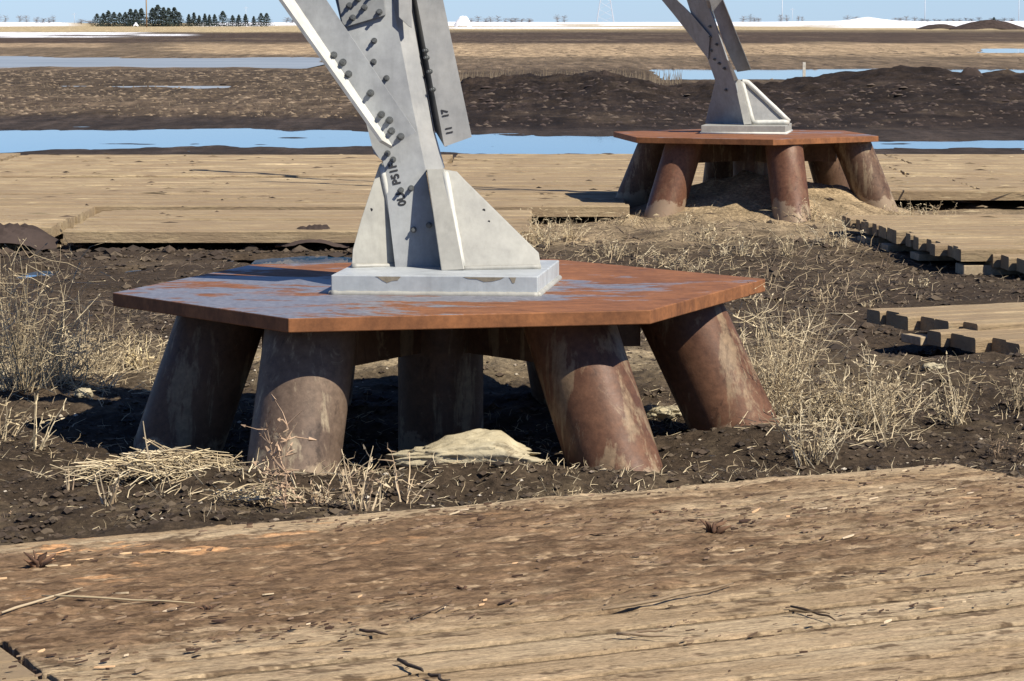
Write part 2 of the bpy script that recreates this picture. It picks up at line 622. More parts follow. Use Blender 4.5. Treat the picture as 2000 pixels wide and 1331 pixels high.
def cover(x, y, z):
    yy = np.maximum(y, 1.)
    px = 1000 + x / yy * F
    py = HY + (CZ + .17) * F / yy
    n1 = fbm(x * .8, y * .8, 201, 5, .6)
    n2 = fbm(x * .15, y * .05, 210, 4, .6)
    n3 = fbm(x * 6, y * 6, 220, 4, .6)
    soil = np.array((.055, .039, .025))
    C = np.ones(x.shape + (3,)) * soil
    # near: slight tan dust / dry litter
    C = mixc(C, (.15, .112, .068), ss(-.05, .5, n1 + .5 * n3) * .75 * ss(13, 10.5, y))
    C = mixc(C, (.12, .09, .058), ss(.1, .6, n1) * .6 * ss(12, 14, y) * ss(24, 20, y))
    C = mixc(C, (.40, .31, .19), np.clip(np.exp(-(((x + .3) / 1.2) ** 2 + ((y - 12.75) / .65) ** 2)) * (1.1 + 1.0 * n3), 0, .9))
    # pale trampled clay round far footing
    g = np.exp(-(((x - 2.2) / 1.2) ** 2 + ((y - 24.4) / 1.0) ** 2))
    C = mixc(C, (.34, .25, .145), np.clip(g * 1.6 * (.75 + .6 * n1), 0, .95))
    g2 = np.exp(-(((x - 1.6) / 2.0) ** 2 + ((y - 22.5) / 2.0) ** 2))
    C = mixc(C, (.20, .15, .09), np.clip(g2 * (.7 + .8 * n1), 0, .8))
    # soil on the road of mats and right verge
    C = mixc(C, (.36, .27, .165), ss(20.8, 21.6, y) * ss(34.6, 33.8, y) * .55 * (1 - g) * ss(-.3, .4, n1 + .4))
    # fields behind, left side
    L = ss(900, 760, px)
    C = mixc(C, (.045, .034, .027), ss(34, 35, y) * ss(53, 50, y))
    C = mixc(C, (.115, .083, .055), ss(50, 55, y + 3 * n2) * ss(72, 66, y) * L * (.75 + .5 * n1).clip(0, 1))
    C = mixc(C, (.19, .14, .09), ss(54, 60, y) * ss(100, 90, y) * L * ss(.15, .5, n1 + .3 * n3) * .7)
    C = mixc(C, (.085, .062, .04), ss(62, 66, y) * ss(110, 98, y) * (.8 + .4 * n1).clip(0, 1))
    C = mixc(C, (.165, .12, .078), ss(95, 110, y) * (.8 + .4 * n2).clip(0, 1))
    # brown / tan strips of far fields
    r = ss(800, 900, px)
    C = mixc(C, (.15, .11, .07), ss(110, 125, y))
    C = mixc(C, (.33, .24, .145), r * ss(137, 150, y + 14 * n2) * ss(235, 205, y + 25 * n2))
    C = mixc(C, (.33, .24, .145), (1 - r) * ss(300, 360, px + 120 * n2) * ss(148, 158, y + 8 * n2) * ss(235, 205, y + 14 * n2))
    C = mixc(C, (.29, .21, .13), (1 - r) * ss(240, 180, px) * ss(185, 195, y + 8 * n2) * ss(235, 225, y))
    C = mixc(C, (.072, .05, .035), ss(225, 250, y + 30 * n2) * ss(560, 430, y + 60 * n2) * (.25 + .75 * ss(-.5, .2, n2 + .2)))
    C = mixc(C, (.42, .33, .19), ss(420, 520, y + 60 * n2) * ss(5000, 4000, y))
    C = mixc(C, (.07, .05, .035), r * ss(380, 420, y) * ss(620, 560, y + 50 * n2) * .7)
    # snow
    sn = ss(300, 180, px + 90 * n2) * ss(300, 330, y + 20 * n2) * ss(480, 440, y + 30 * n2) * ss(-.35, .0, fbm(x * .05, y * .02, 233, 4) + .15)
    sn = np.maximum(sn, ss(262, 280, px) * ss(400, 350, px) * ss(335, 350, y) * ss(410, 390, y) * .7)
    sn = np.maximum(sn, ss(850, 900, px) * ss(1400, 1150, px) * ss(690, 720, y) * ss(960, 900, y) * .85)
    sn = np.maximum(sn, ss(1560, 1700, px) * ss(760, 800, y) * .95)
    sn = np.maximum(sn, ss(1000, 1060, y + 70 * fbm(x * .03, y * .004, 244, 4)) * (1 - ss(110, 170, px) * ss(420, 370, px)) * (1 - .8 * ss(.15, .35, fbm(x * .035, y * .012, 246, 4)) * ss(1180, 1100, y)))
    C = mixc(C, (.86, .86, .88), np.clip(sn, 0, 1))
    # berm dark wet soil
    bx = 1000 + x / 60.0 * F
    bm = ss(740, 900, bx) * ss(44, 46, y) * ss(72, 69, y)
    C = mixc(C, (.027, .019, .014), bm)
    C = mixc(C, (.065, .047, .032), bm * ss(.1, .5, n1) * .6)
    # wet shore
    wm = water_mask(x, yy)
    C = mixc(C, (.028, .022, .018), np.clip(wm, 0, 1) * .8)
    return C


Cc = cover(X, Y, Z)
ny, nx = X.shape
verts = np.stack([X, Y, Z], -1).reshape(-1, 3)
idx = np.arange(ny * nx).reshape(ny, nx)
quads = np.stack([idx[:-1, :-1], idx[:-1, 1:], idx[1:, 1:], idx[1:, :-1]], -1).reshape(-1, 4)
me = bpy.data.meshes.new('ground')
me.vertices.add(len(verts))
me.vertices.foreach_set('co', verts.astype(np.float32).ravel())
me.loops.add(quads.size)
me.loops.foreach_set('vertex_index', quads.astype(np.int32).ravel())
me.polygons.add(len(quads))
me.polygons.foreach_set('loop_start', np.arange(0, quads.size, 4, dtype=np.int32))
me.polygons.foreach_set('loop_total', np.full(len(quads), 4, dtype=np.int32))
me.update(calc_edges=True)
me.polygons.foreach_set('use_smooth', [True] * len(quads))
at = me.attributes.new('col', 'FLOAT_COLOR', 'POINT')
at.data.foreach_set('color', np.concatenate([Cc.reshape(-1, 3), np.ones((ny * nx, 1))], 1).astype(np.float32).ravel())
me.materials.append(M['ground'])
gnd = bpy.data.objects.new('ground', me)
col.objects.link(gnd)
gnd['kind'] = 'structure'


def hz(x, y):
    return float(H(np.array([x]), np.array([y]))[0])


def on_ground(px, py):
    z = -.05
    for _ in range(12):
        p = G(px, py, z)
        z = .5 * z + .5 * hz(p.x, p.y)
    p = G(px, py, z)
    return Vector((p.x, p.y, hz(p.x, p.y)))


def water_sheet(name, x0, x1, y0, y1, z, mat):
    b = MB()
    b.add([(x0, y0, z), (x1, y0, z), (x1, y1, z), (x0, y1, z)], [(0, 1, 2, 3)])
    o = b.build(name, mat)
    o['kind'] = 'structure'
    return o


water_sheet('water', -25, 25, 36.4, 47, -.185, M['water'])
water_sheet('ice', -60, -8, 100, 150, -.235, M['ice'])
water_sheet('water', -16, -7, 72, 82, -.245, M['ice'])
water_sheet('water', 4, 60, 83, 110, -.235, M['water'])
water_sheet('water', 22, 60, 155, 195, -.235, M['water'])
for i, (cx, cy_, rx, ry) in enumerate(PUDDLES):
    water_sheet('puddle', cx - rx * 1.5, cx + rx * 1.5, cy_ - ry * 1.5, cy_ + ry * 1.5, -.19, M['water'])

# ------------------------------------------------------------------ footings
CAP_Z = .57


def footing(cap_pts, legs, center, label, legmat, grp, ztop=CAP_Z, orange=(), mid=(), pairs=((3, 2), (0, 4), (1, 5))):
    root = empty('pile_footing', (center[0], center[1], 0), label, 'footing', grp)
    b = MB()
    b.prism([Vector((x, y, ztop)) for x, y in cap_pts], (0, 0, -.05))
    b.build('cap_plate', M['cap'], root, bevel=.0035)
    for i, (tx, ty, bx, by, bz) in enumerate(legs):
        t = Vector((tx, ty, ztop - .05)); bo = Vector((bx, by, bz))
        lb = MB()
        N = 48; vs = []; fs = []
        d = (bo - t)
        for j in range(9):
            p = t + d * (j / 8)
            # horizontal cut at the plate: rings stay horizontal near the top
            for k in range(N):
                a = 2 * math.pi * k / N
                ax = d.normalized()
                e1 = Vector((1, 0, 0)); e1 = (e1 - ax * e1.dot(ax)).normalized(); e2 = ax.cross(e1)
                q = p + (e1 * math.cos(a) + e2 * math.sin(a)) * .1625
                if j == 0:
                    s = (t.z - .0005 - q.z) / ax.z
                    q = q + ax * s
                vs.append(q)
        for j in range(8):
            for k in range(N):
                k2 = (k + 1) % N
                fs.append((j * N + k, j * N + k2, (j + 1) * N + k2, (j + 1) * N + k))
        lb.add(vs, fs)
        lb.build('leg', M['leg_orange'] if i in orange else M['leg_mid'] if i in mid else M['leg_pale'] if (i == 0 and not orange) else M[legmat], root, smooth=True)
    cx_, cy_ = legs[6][0], legs[6][1]
    for (i, j) in pairs:
        a = Vector((legs[i][0], legs[i][1], 0)); c = Vector((legs[j][0], legs[j][1], 0))
        mid_ = Vector((cx_, cy_, 0))
        for e in (a, c):
            d = (mid_ - e).normalized()
            L = (mid_ - e).length
            sd = Vector((-d.y, d.x, 0))
            p0 = e + d * .13; p1 = e + d * (L - .14)
            b = MB()
            for (w, z0, z1) in ((.012, ztop - .0515, ztop - .235),):
                b.prism([p0 - sd * w + Vector((0, 0, z0)), p1 - sd * w + Vector((0, 0, z0)), p1 + sd * w + Vector((0, 0, z0)), p0 + sd * w + Vector((0, 0, z0))], (0, 0, z1 - z0))
            b.build('stiffener_beam', M[legmat], root)
    keep(root)
    return root


def hexpts(cx, cy, r, a0):
    return [(cx + r * math.cos(R(a0 + 60 * k)), cy + r * math.sin(R(a0 + 60 * k))) for k in range(6)]


def capv(px, py):
    p = G(px, py, CAP_Z)
    return (p.x, p.y)


cap1 = [capv(220, 572), capv(563, 622), capv(1270, 606), capv(1495, 545)]
c1 = (-.296, 10.52)
cap1 += [(2 * c1[0] - cap1[1][0], 2 * c1[1] - cap1[1][1]), (2 * c1[0] - cap1[2][0], 2 * c1[1] - cap1[2][1])]
cl1 = Vector((-.26, 10.45))


def mk_leg(x, y, cx, cy, lean, zb=-.25, ztop=CAP_Z):
    d = Vector((x - cx, y - cy))
    if d.length > .01: d.normalize()
    L = (ztop - zb) * lean
    return (x, y, x + d.x * L, y + d.y * L, zb)


def leg2p(tx, ty, gx, gy, zb=-.25):
    k = (.52 - zb) / .52
    return (tx, ty, tx + (gx - tx) * k, ty + (gy - ty) * k, zb)


legs1 = [leg2p(-.705, 9.70, -.765, 9.50), leg2p(.195, 9.90, .366, 9.70), leg2p(.62, 10.55, .865, 10.45),
         leg2p(-1.07, 10.32, -1.245, 10.22), leg2p(.17, 11.2, .25, 11.42), leg2p(-.76, 11.12, -.83, 11.36),
         (-.272, 10.45, -.272, 10.45, -.25)]
foot1 = footing(cap1, legs1, (-.27, 10.48), 'large rusty hexagonal steel footing on seven pipe legs in the foreground', 'leg_rust', 'pipe leg footings under the tower', mid=(1, 2))

c2 = (2.08, 24.9)
cap2 = hexpts(c2[0], c2[1], 1.25, -83)
lc2 = (2.17, 24.85)
legs2 = []
for k in range(6):
    a = -78 + 60 * k
    x = lc2[0] + .88 * math.cos(R(a)); y = lc2[1] + .88 * math.sin(R(a))
    legs2.append(mk_leg(x, y, lc2[0], lc2[1], .40, -.45))
legs2.append((lc2[0] - .02, lc2[1], lc2[0] - .02, lc2[1], -.45))
foot2 = footing(cap2, legs2, c2, 'smaller looking rusty steel footing farther back on the pale clay mound', 'leg_rust', 'pipe leg footings under the tower', orange=(0, 5), pairs=((0, 3), (1, 4), (2, 5)))

# ------------------------------------------------------------------ tower legs
BACK = Vector((.03, 1, 0)).normalized()


def bolt(p, nrm, parent, r=.017, ln=.030, axis_r=.010, stick=.022):
    r *= .56; ln *= .62; axis_r *= .55; stick *= .55
    """hex nut with the threaded end of the bolt standing out of it, on a washer"""
    b = MB()
    nrm = Vector(nrm).normalized()
    p = Vector(p) - nrm * .004
    b.tube([p, p + nrm * .008], r * 1.25, 14)
    b.tube([p + nrm * .008, p + nrm * (.008 + ln * .7)], r, 6)
    b.tube([p + nrm * .02, p + nrm * (.008 + ln * .7 + stick)], axis_r, 8)
    return b.build('bolt', M['bolt'], parent)


def face(px_pts, d):
    return [P(x, y, d(x, y) if callable(d) else d) for x, y in px_pts]


tl1 = empty('tower_leg', (-.3, 10.5, CAP_Z), 'pale galvanised tower leg with bolted braces standing on the near rusty footing', 'tower leg', 'legs of the power line tower')
# base plate
b = MB()
bz0, bz1 = CAP_Z + .0005, CAP_Z + .072
base_pts = [(-.668, 10.16), (.095, 10.10), (.185, 10.80), (-.585, 10.88)]
b.prism([Vector((x, y, bz0)) for x, y in base_pts], (0, 0, bz1 - bz0))
bp = b.build('base_plate', M['base'], tl1, bevel=.004)
for pts in ([(733, 536), (783, 536), (777, 548), (766, 549), (756, 553), (746, 548), (738, 542)], [(905, 537), (985, 537), (978, 546), (962, 550), (945, 551), (932, 546), (915, 545)], [(994, 537), (1008, 537), (1005, 553), (1001, 554), (997, 546)]):
    q = MB()
    ps = []
    for (x, y) in pts:
        p = P(x, y, 10.13)
        k = (p.x + .668) / .763
        p = P(x, y, 10.16 - .06 * k - .0012)
        p.z = min(p.z, bz1 - .004)
        ps.append(p)
    q.prism(ps, (0, .0008, 0))
    q.build('mud_stain', M['mud'], bp)
# fillet weld round the foot of the base plate
b = MB()
ring = [Vector((x, y, CAP_Z + .002)) for x, y in base_pts]
random.seed(2)
for i in range(4):
    p, q = ring[i], ring[(i + 1) % 4]
    n = 50
    b.tube([p + (q - p) * (j / n) for j in range(n + 1)], [.0125 + random.uniform(-.0015, .0015) for _ in range(n + 1)], 10)
b.build('foot_weld', M['stub'], tl1, smooth=True)

zt = bz1


def legd(x, y):      # front plane of the leg's left flange: leans back with height
    z = CZ - (y - HY) / F * 10.6
    return 10.50 + .22 * (z - zt) + .10 * (x - 780) / F * 10.6


# extend upward beyond the frame with the same lean
def up(p, q, k):
    return q + (q - p) * k


lf = face([(655, 0), (766, 0), (804, 200), (832, 337), (862, 522), (772, 522), (748, 316), (730, 300)], legd)
TOPK = 1.15
lf_up0 = up(lf[7], lf[0], TOPK); lf_up1 = up(lf[2], lf[1], TOPK + .25)
b = MB()
b.prism([lf_up0, lf_up1] + lf[1:8] + [lf[0]][0:0] + [lf[0]], BACK * .02)
leg = b.build('left_flange', M['galv'], tl1)
leg.name = 'leg_flange'
# heel: slightly brighter strip that faces right, then the second flange running back
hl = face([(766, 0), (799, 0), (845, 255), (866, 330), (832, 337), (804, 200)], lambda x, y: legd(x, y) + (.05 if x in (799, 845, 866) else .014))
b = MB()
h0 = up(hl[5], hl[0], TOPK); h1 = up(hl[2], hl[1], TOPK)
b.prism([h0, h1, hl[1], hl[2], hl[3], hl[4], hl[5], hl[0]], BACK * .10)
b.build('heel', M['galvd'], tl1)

def gd(x, y):
    return 10.365 + .18 * (525 - y) / 190 + .05 * (x - 880) / 180


# stub fin standing forward of the flange, with the right gusset
def find(x, y):
    return gd(868, y) - .012


fin = [(833, 331), (868, 330), (907, 527), (862, 529)]
b = MB()
fp = face(fin, find)
back = face([(833, 331), (868, 330), (907, 524), (862, 526)], lambda x, y: legd(x, y) + .05)
vs = fp + back
b.add(vs, [(3, 2, 1, 0), (4, 5, 6, 7), (0, 1, 5, 4), (1, 2, 6, 5), (2, 3, 7, 6), (3, 0, 4, 7)])
b.build('stub_fin', M['stub'], tl1, bevel=.003)


rg = face([(868, 332), (892, 336), (905, 350), (1052, 495), (1056, 521), (905, 527)], gd)
b = MB()
b.prism(rg, BACK * .022)
g_r = b.build('gusset', M['stub'], tl1, bevel=.002)
for (x, y, r) in ((945, 411, .006), (955, 433, .0045)):
    q = MB(); p = P(x, y, gd(x, y)); q.tube([p - BACK * .0015, p + BACK * .004], r, 12); q.build('bolt_hole', M['paint'], g_r)
lgd = lambda x, y: 10.47 + .06 * (500 - y) / 180 + .08 * (x - 690) / 90
lg = face([(741, 322), (748, 316), (786, 518), (687, 522), (689, 488), (705, 430), (733, 345)], lgd)
b = MB()
b.prism(lg, BACK * .022)
g_l = b.build('gusset', M['stub'], tl1, bevel=.002)
q = MB(); p = P(725, 410, lgd(725, 410)); q.tube([p - BACK * .0015, p + BACK * .004], .006, 12); q.build('bolt_hole', M['paint'], g_l)


# rounded weld ridges
def ridge(pts, r, dfn, name='weld', parent=tl1, mat='weld', k=10):
    out = []
    random.seed(len(pts) + int(pts[0][0]))
    for i in range(len(pts) - 1):
        for j in range(k):
            t = j / k
            out.append((pts[i][0] * (1 - t) + pts[i + 1][0] * t, pts[i][1] * (1 - t) + pts[i + 1][1] * t))
    out.append(pts[-1])
    P3 = [P(x, y, dfn(x, y)) for x, y in out]
    b = MB()
    b.tube(P3, [r * random.uniform(.93, 1.07) for _ in P3], 12)
    return b.build(name, M[mat], parent, smooth=True)


ridge([(869, 338), (903, 523)], .014, lambda x, y: gd(x, y) - .002, 'weld')
ridge([(745, 326), (784, 512)], .011, lambda x, y: lgd(x, y) - .004, 'weld')
ridge([(895, 526), (1056, 522)], .012, lambda x, y: gd(x, y) + .0, 'weld', mat='stub')
ridge([(687, 521), (784, 520)], .012, lambda x, y: lgd(x, y) + .0, 'weld', mat='stub')


# left brace: an angle, broad face to the viewer and a lit upper flange along its lower edge
def brace_left():
    D = lambda x, y: legd(780, 280) - .13 + .10 * (280 - y) / 280
    pts = [(575, 0), (637, 0), (812, 258), (768, 287)]
    f = face(pts, D)
    k = 1.15
    u0 = up(f[3], f[0], k); u1 = up(f[2], f[1], k * 1.02)
    b = MB()
    b.prism([u0, u1, f[1], f[2], f[3], f[0]], BACK * .014)
    br = b.build('brace', M['galv'], tl1)
    e = face([(575, 0), (768, 287), (750, 272), (557, 0)], D)
    e2 = [e[0], e[1], e[2] - BACK * .10, e[3] - BACK * .10]
    v0 = up(e2[1], e2[0], k); v3 = up(e2[2], e2[3], k)
    b = MB()
    nrm = (e2[1] - e2[0]).cross(e2[3] - e2[0]).normalized()
    b.prism([v0, e2[0], e2[1], e2[2], e2[3], v3], nrm * .013 * (-1 if nrm.z > 0 else 1))
    fl = b.build('brace_flange', M['weld'], br)  # sunlit look put into the colour: brighter than the brace's own steel
    for (x, y) in ((650, 108), (668, 122), (679, 145), (722, 182), (743, 224), (759, 235), (763, 256), (781, 267)):
        p = P(x + 2, y, D(x, y))
        bolt(p, -BACK, br, .020, .03, .012, .03)
    return br


brl = brace_left()


def brace_right():
    D = lambda x, y: legd(850, 270) + .035 + .14 * (280 - y) / 280
    f = face([(814, 0), (865, 0), (921, 268), (868, 287)], D)
    k = 1.3
    u0 = up(f[3], f[0], k); u1 = up(f[2], f[1], k)
    b = MB()
    b.prism([u0, u1, f[1], f[2], f[3], f[0]], BACK * .016)
    br = b.build('brace', M['galvd'], tl1)
    e = face([(814, 0), (868, 287), (846, 256), (799, 0)], D)
    e2 = [e[0], e[1], e[2] + BACK * .09, e[3] + BACK * .09]
    b = MB()
    nrm = (e2[1] - e2[0]).cross(e2[3] - e2[0]).normalized()
    b.prism([up(e2[1], e2[0], k), e2[0], e2[1], e2[2], e2[3], up(e2[2], e2[3], k)], nrm * .012 * (1 if nrm.y > 0 else -1))
    b.build('brace_flange', M['galvd'], br)
    for (x, y) in ((833, 99), (835, 113), (841, 140), (847, 175)):
        bolt(P(x, y, D(x, y)), -BACK + Vector((-.5, 0, 0)), br, .013, .024, .009, .02)
    for (x, y) in ((818, 115), (826, 151), (807, 74), (800, 54), (793, 20)):
        bolt(P(x, y, D(x, y) + .07), -BACK + Vector((-.6, 0, 0)), br, .013, .02, .009, .015)
    return br, D


brr, DR = brace_right()
# splice plates bolted on the leg
spl = [(657, -60), (745, -60), (753, 30), (675, 53), (668, 45), (652, -60)]
b = MB()
b.prism(face(spl[:5] + [(650, -60)], lambda x, y: legd(x, y) - .022), BACK * .02)
sp = b.build('splice_plate', M['splice'], tl1, bevel=.002)
for (x, y) in ((683, 11), (712, 15), (689, 35), (700, -2), (741, 24), (728, -12)):
    bolt(P(x, y, legd(x, y) - .022), -BACK, sp, .018, .03, .011, .03)
b = MB()
b.prism(face([(777, -60), (803, -60), (804, 55), (798, 52), (779, 34)], lambda x, y: legd(x, y) - .03), BACK * .02)
b.build('splice_plate', M['galvd'], tl1, bevel=.002)
for (x, y) in ((731, 80), (730, 121), (755, 153), (783, 372), (803, 368), (808, 449), (838, 440), (757, 300), (768, 312)):
    bolt(P(x, y, legd(x, y)), -BACK, leg, .017, .03, .011, .024)


def stencil(txt, px, py, ang, size, dfn, parent, spacing=1.0):
    cu = bpy.data.curves.new('stencil_marking', 'FONT')
    cu.body = txt
    cu.size = size
    cu.space_character = spacing
    cu.align_x = 'LEFT'
    cu.extrude = .0004
    cu.offset = .0012
    tmp = bpy.data.objects.new('tmp', cu)
    dg = bpy.context.evaluated_depsgraph_get()
    col.objects.link(tmp)
    dg.update()
    me = bpy.data.meshes.new_from_object(tmp.evaluated_get(dg))
    me.name = 'stencil_marking'
    bpy.data.objects.remove(tmp)
    me.materials.clear()
    me.materials.append(M['paint'])
    o = P(px, py, dfn(px, py)) - BACK * .0025
    a = R(ang)
    q = P(px + 30 * math.cos(a), py - 30 * math.sin(a), dfn(px + 30 * math.cos(a), py - 30 * math.sin(a))) - BACK * .0025
    a2 = a + math.pi / 2
    r = P(px + 30 * math.cos(a2), py - 30 * math.sin(a2), dfn(px + 30 * math.cos(a2), py - 30 * math.sin(a2))) - BACK * .0025
    ex = (q - o).normalized(); ez = ex.cross((r - o).normalized()).normalized(); ey = ez.cross(ex)
    Mx = Matrix((ex, ey, ez)).transposed().to_4x4()
    Mx.translation = o
    me.transform(Mx)
    ob = bpy.data.objects.new('stencil_marking', me)
    col.objects.link(ob)
    ob.parent = parent
    return ob


stencil('0U', 794, 400, 104, .042, legd, leg, 1.0)
stencil('P51F', 783, 359, 104, .042, legd, leg, 1.02)
stencil('11', 885, 262, 102, .034, DR, brr)
stencil('17', 877, 229, 102, .034, DR, brr)
keep(tl1)

# ---- far tower leg
tl2 = empty('tower_leg', (2.1, 24.9, CAP_Z), 'dark shaded tower leg with one pale triangular gusset on the far footing', 'tower leg', 'legs of the power line tower')
b = MB()
q = [G(1369, 262, CAP_Z), G(1534, 263, CAP_Z), G(1547, 258.5, CAP_Z), G(1392, 257, CAP_Z)]
q[2].y = q[1].y + .72; q[3].y = q[0].y + .74
q[2].x = (1545 - 1000) / F * q[2].y; q[3].x = (1385 - 1000) / F * q[3].y
b.prism([Vector((p.x, p.y, CAP_Z + .0005)) for p in q], (0, 0, .075))
b.build('base_plate', M['stub'], tl2, bevel=.004)
b = MB()
for i in range(4):
    p, r = q[i], q[(i + 1) % 4]
    b.tube([Vector((p.x, p.y, CAP_Z + .006)), Vector((r.x, r.y, CAP_Z + .006))], .013, 8)
b.build('foot_weld', M['weld'], tl2, smooth=True)
# dark face: its plane faces left, running away from the viewer leftwards
y0 = q[0].y


def fd(x, y):   # depth of dark flange: right edge near the viewer, left edge far
    z = CZ - (y - HY) / F * 24.9
    xr = 1452 + (y - 240) * .33 if y > 118 else 1412 + (y - 118) * .36
    return y0 + .20 + (xr - x) / F * 24.9 * 1.5 + .15 * (z - .6)


dk = [(1341, 0), (1378, 0), (1394, 39), (1420, 116), (1435, 157), (1454, 242), (1377, 241), (1397, 158), (1382, 114), (1350, 28)]
f = face(dk, fd)
b = MB()
b.prism([up(f[9], f[0], 20), up(f[2], f[1], 14)] + f[1:] + [f[0]], Vector((.5, .6, 0)).normalized() * .02)
leg2 = b.build('leg_flange', M['galv'], tl2)
for (x, y) in ((1388, 52), (1389, 72), (1401, 87), (1391, 99), (1397, 116), (1406, 124), (1416, 134), (1419, 176)):
    bolt(P(x, y, fd(x, y)), (-.75, -.65, 0), leg2, .022, .03, .012, .02)
# narrow lit flange edge and the stub front strip
b = MB()
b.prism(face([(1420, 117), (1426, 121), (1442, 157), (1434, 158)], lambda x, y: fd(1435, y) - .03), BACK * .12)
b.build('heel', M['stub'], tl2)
b = MB()
b.prism(face([(1378, 0), (1385, 0), (1397, 37), (1391, 38)], lambda x, y: fd(1380, y) - .03), BACK * .05)
b.build('splice_plate', M['stub'], tl2)
b = MB()
sf = face([(1434, 157), (1446, 156), (1468, 243), (1453, 244)], lambda x, y: y0 + .12 + .12 * (240 - y) / 90)
b.prism(sf, BACK * .16)
b.build('stub_fin', M['stub'], tl2, bevel=.002)
g2d = lambda x, y: y0 + .20 + .12 * (240 - y) / 90 + .02
b = MB()
b.prism(face([(1446, 157), (1460, 160), (1543, 237), (1543, 243), (1466, 243)], g2d), BACK * .03)
g2 = b.build('gusset', M['galvd'], tl2)
g2['label'] = 'olive grey recessed gusset face'
for pts in ([(1449, 160), (1470, 240)], [(1449, 160), (1460, 161), (1541, 238)], [(1469, 240), (1541, 239)]):
    ridge(pts, .024, lambda x, y: g2d(x, y) - .006, 'weld', tl2, 'weld', 6)
# braces of the far leg
b = MB()
bd = lambda x, y: fd(x, y) - .04
f = face([(1292, 0), (1322, 0), (1352, 30), (1386, 70), (1383, 116), (1345, 63), (1325, 40)], bd)
b.prism([up(f[6], f[0], 12), up(f[2], f[1], 14.5)] + f[1:] + [f[0]], Vector((.4, .9, 0)).normalized() * .016)
b.build('brace', M['galv'], tl2)
b = MB()
bd2 = lambda x, y: fd(1425, 120) + .15 - .12 * (120 - y) / 120
f = face([(1385, 0), (1412, 0), (1467, 137), (1440, 141), (1418, 96)], bd2)
b.prism([up(f[4], f[0], 7), up(f[2], f[1], 5)] + f[1:] + [f[0]], BACK * .016)
b.build('brace', M['galvd'], tl2)
b = MB()
fl = face([(1412, 0), (1467, 137), (1464, 139), (1409, 0)], bd2)
b.prism([fl[0], fl[1], fl[1] - BACK * .08, fl[0] - BACK * .08], Vector((-.006, 0, 0)))
b.build('brace_flange', M['galvd'], tl2)
keep(tl2)

# ------------------------------------------------------------------ timber mats
def deck(name, label, corner, ang, length, n, pw, th, ztop, starts, mat, group='timber access mats', seam=.004, bearers=(), ends=None, seed=1, sub=1, jit=.004):
    """corner = far left corner; planks run along +x of the mat, rows step towards the viewer"""
    o = empty(name, (corner[0], corner[1], ztop), label, 'timber mat', group)
    o.rotation_euler = (0, 0, R(ang))
    rnd = random.Random(seed)
    b = MB()
    for i in range(n):
        x0 = starts[i] if i < len(starts) else starts[-1]
        x1 = length + (ends[i] if ends else rnd.uniform(-.02, .02))
        y1 = -i * pw - seam * .5
        y0 = -(i + 1) * pw + seam * .5
        dz = rnd.uniform(-jit, jit)
        # plank with gently worn outline: several cross sections
        ns = max(2, int((x1 - x0) / .12))
        vs = []; fs = []
        for k in range(ns + 1):
            x = x0 + (x1 - x0) * k / ns
            e0 = rnd.uniform(0, .006) if (0 < k < ns) else .003
            e1 = rnd.uniform(0, .006) if (0 < k < ns) else .003
            z = dz + rnd.uniform(-.002, .002)
            vs += [(x, y0, -th), (x, y0 + e0, z - .010), (x, y0 + e0 + .008, z), (x, y1 - e1 - .008, z), (x, y1 - e1, z - .010), (x, y1, -th)]
        for k in range(ns):
            for j in range(6):
                j2 = (j + 1) % 6
                fs.append((k * 6 + j, k * 6 + j2, (k + 1) * 6 + j2, (k + 1) * 6 + j))
        fs.append(tuple(range(5, -1, -1)))
        fs.append(tuple(ns * 6 + j for j in range(6)))
        b.add(vs, fs)
    b.build('deck_planks', mat, o)
    for (x0, x1, ya, yb, za, zb) in bearers:
        q = MB()
        q.box(x0, x1, ya, yb, za, zb)
        q.build('bearer', M['woodend'], o, bevel=.006)
    return o


ang = 26.5
# far left corner of the front decks: they run left of the far right corner DC
def duv(u, v):
    p = DC + DU * u + DV * v
    return (p.x, p.y)


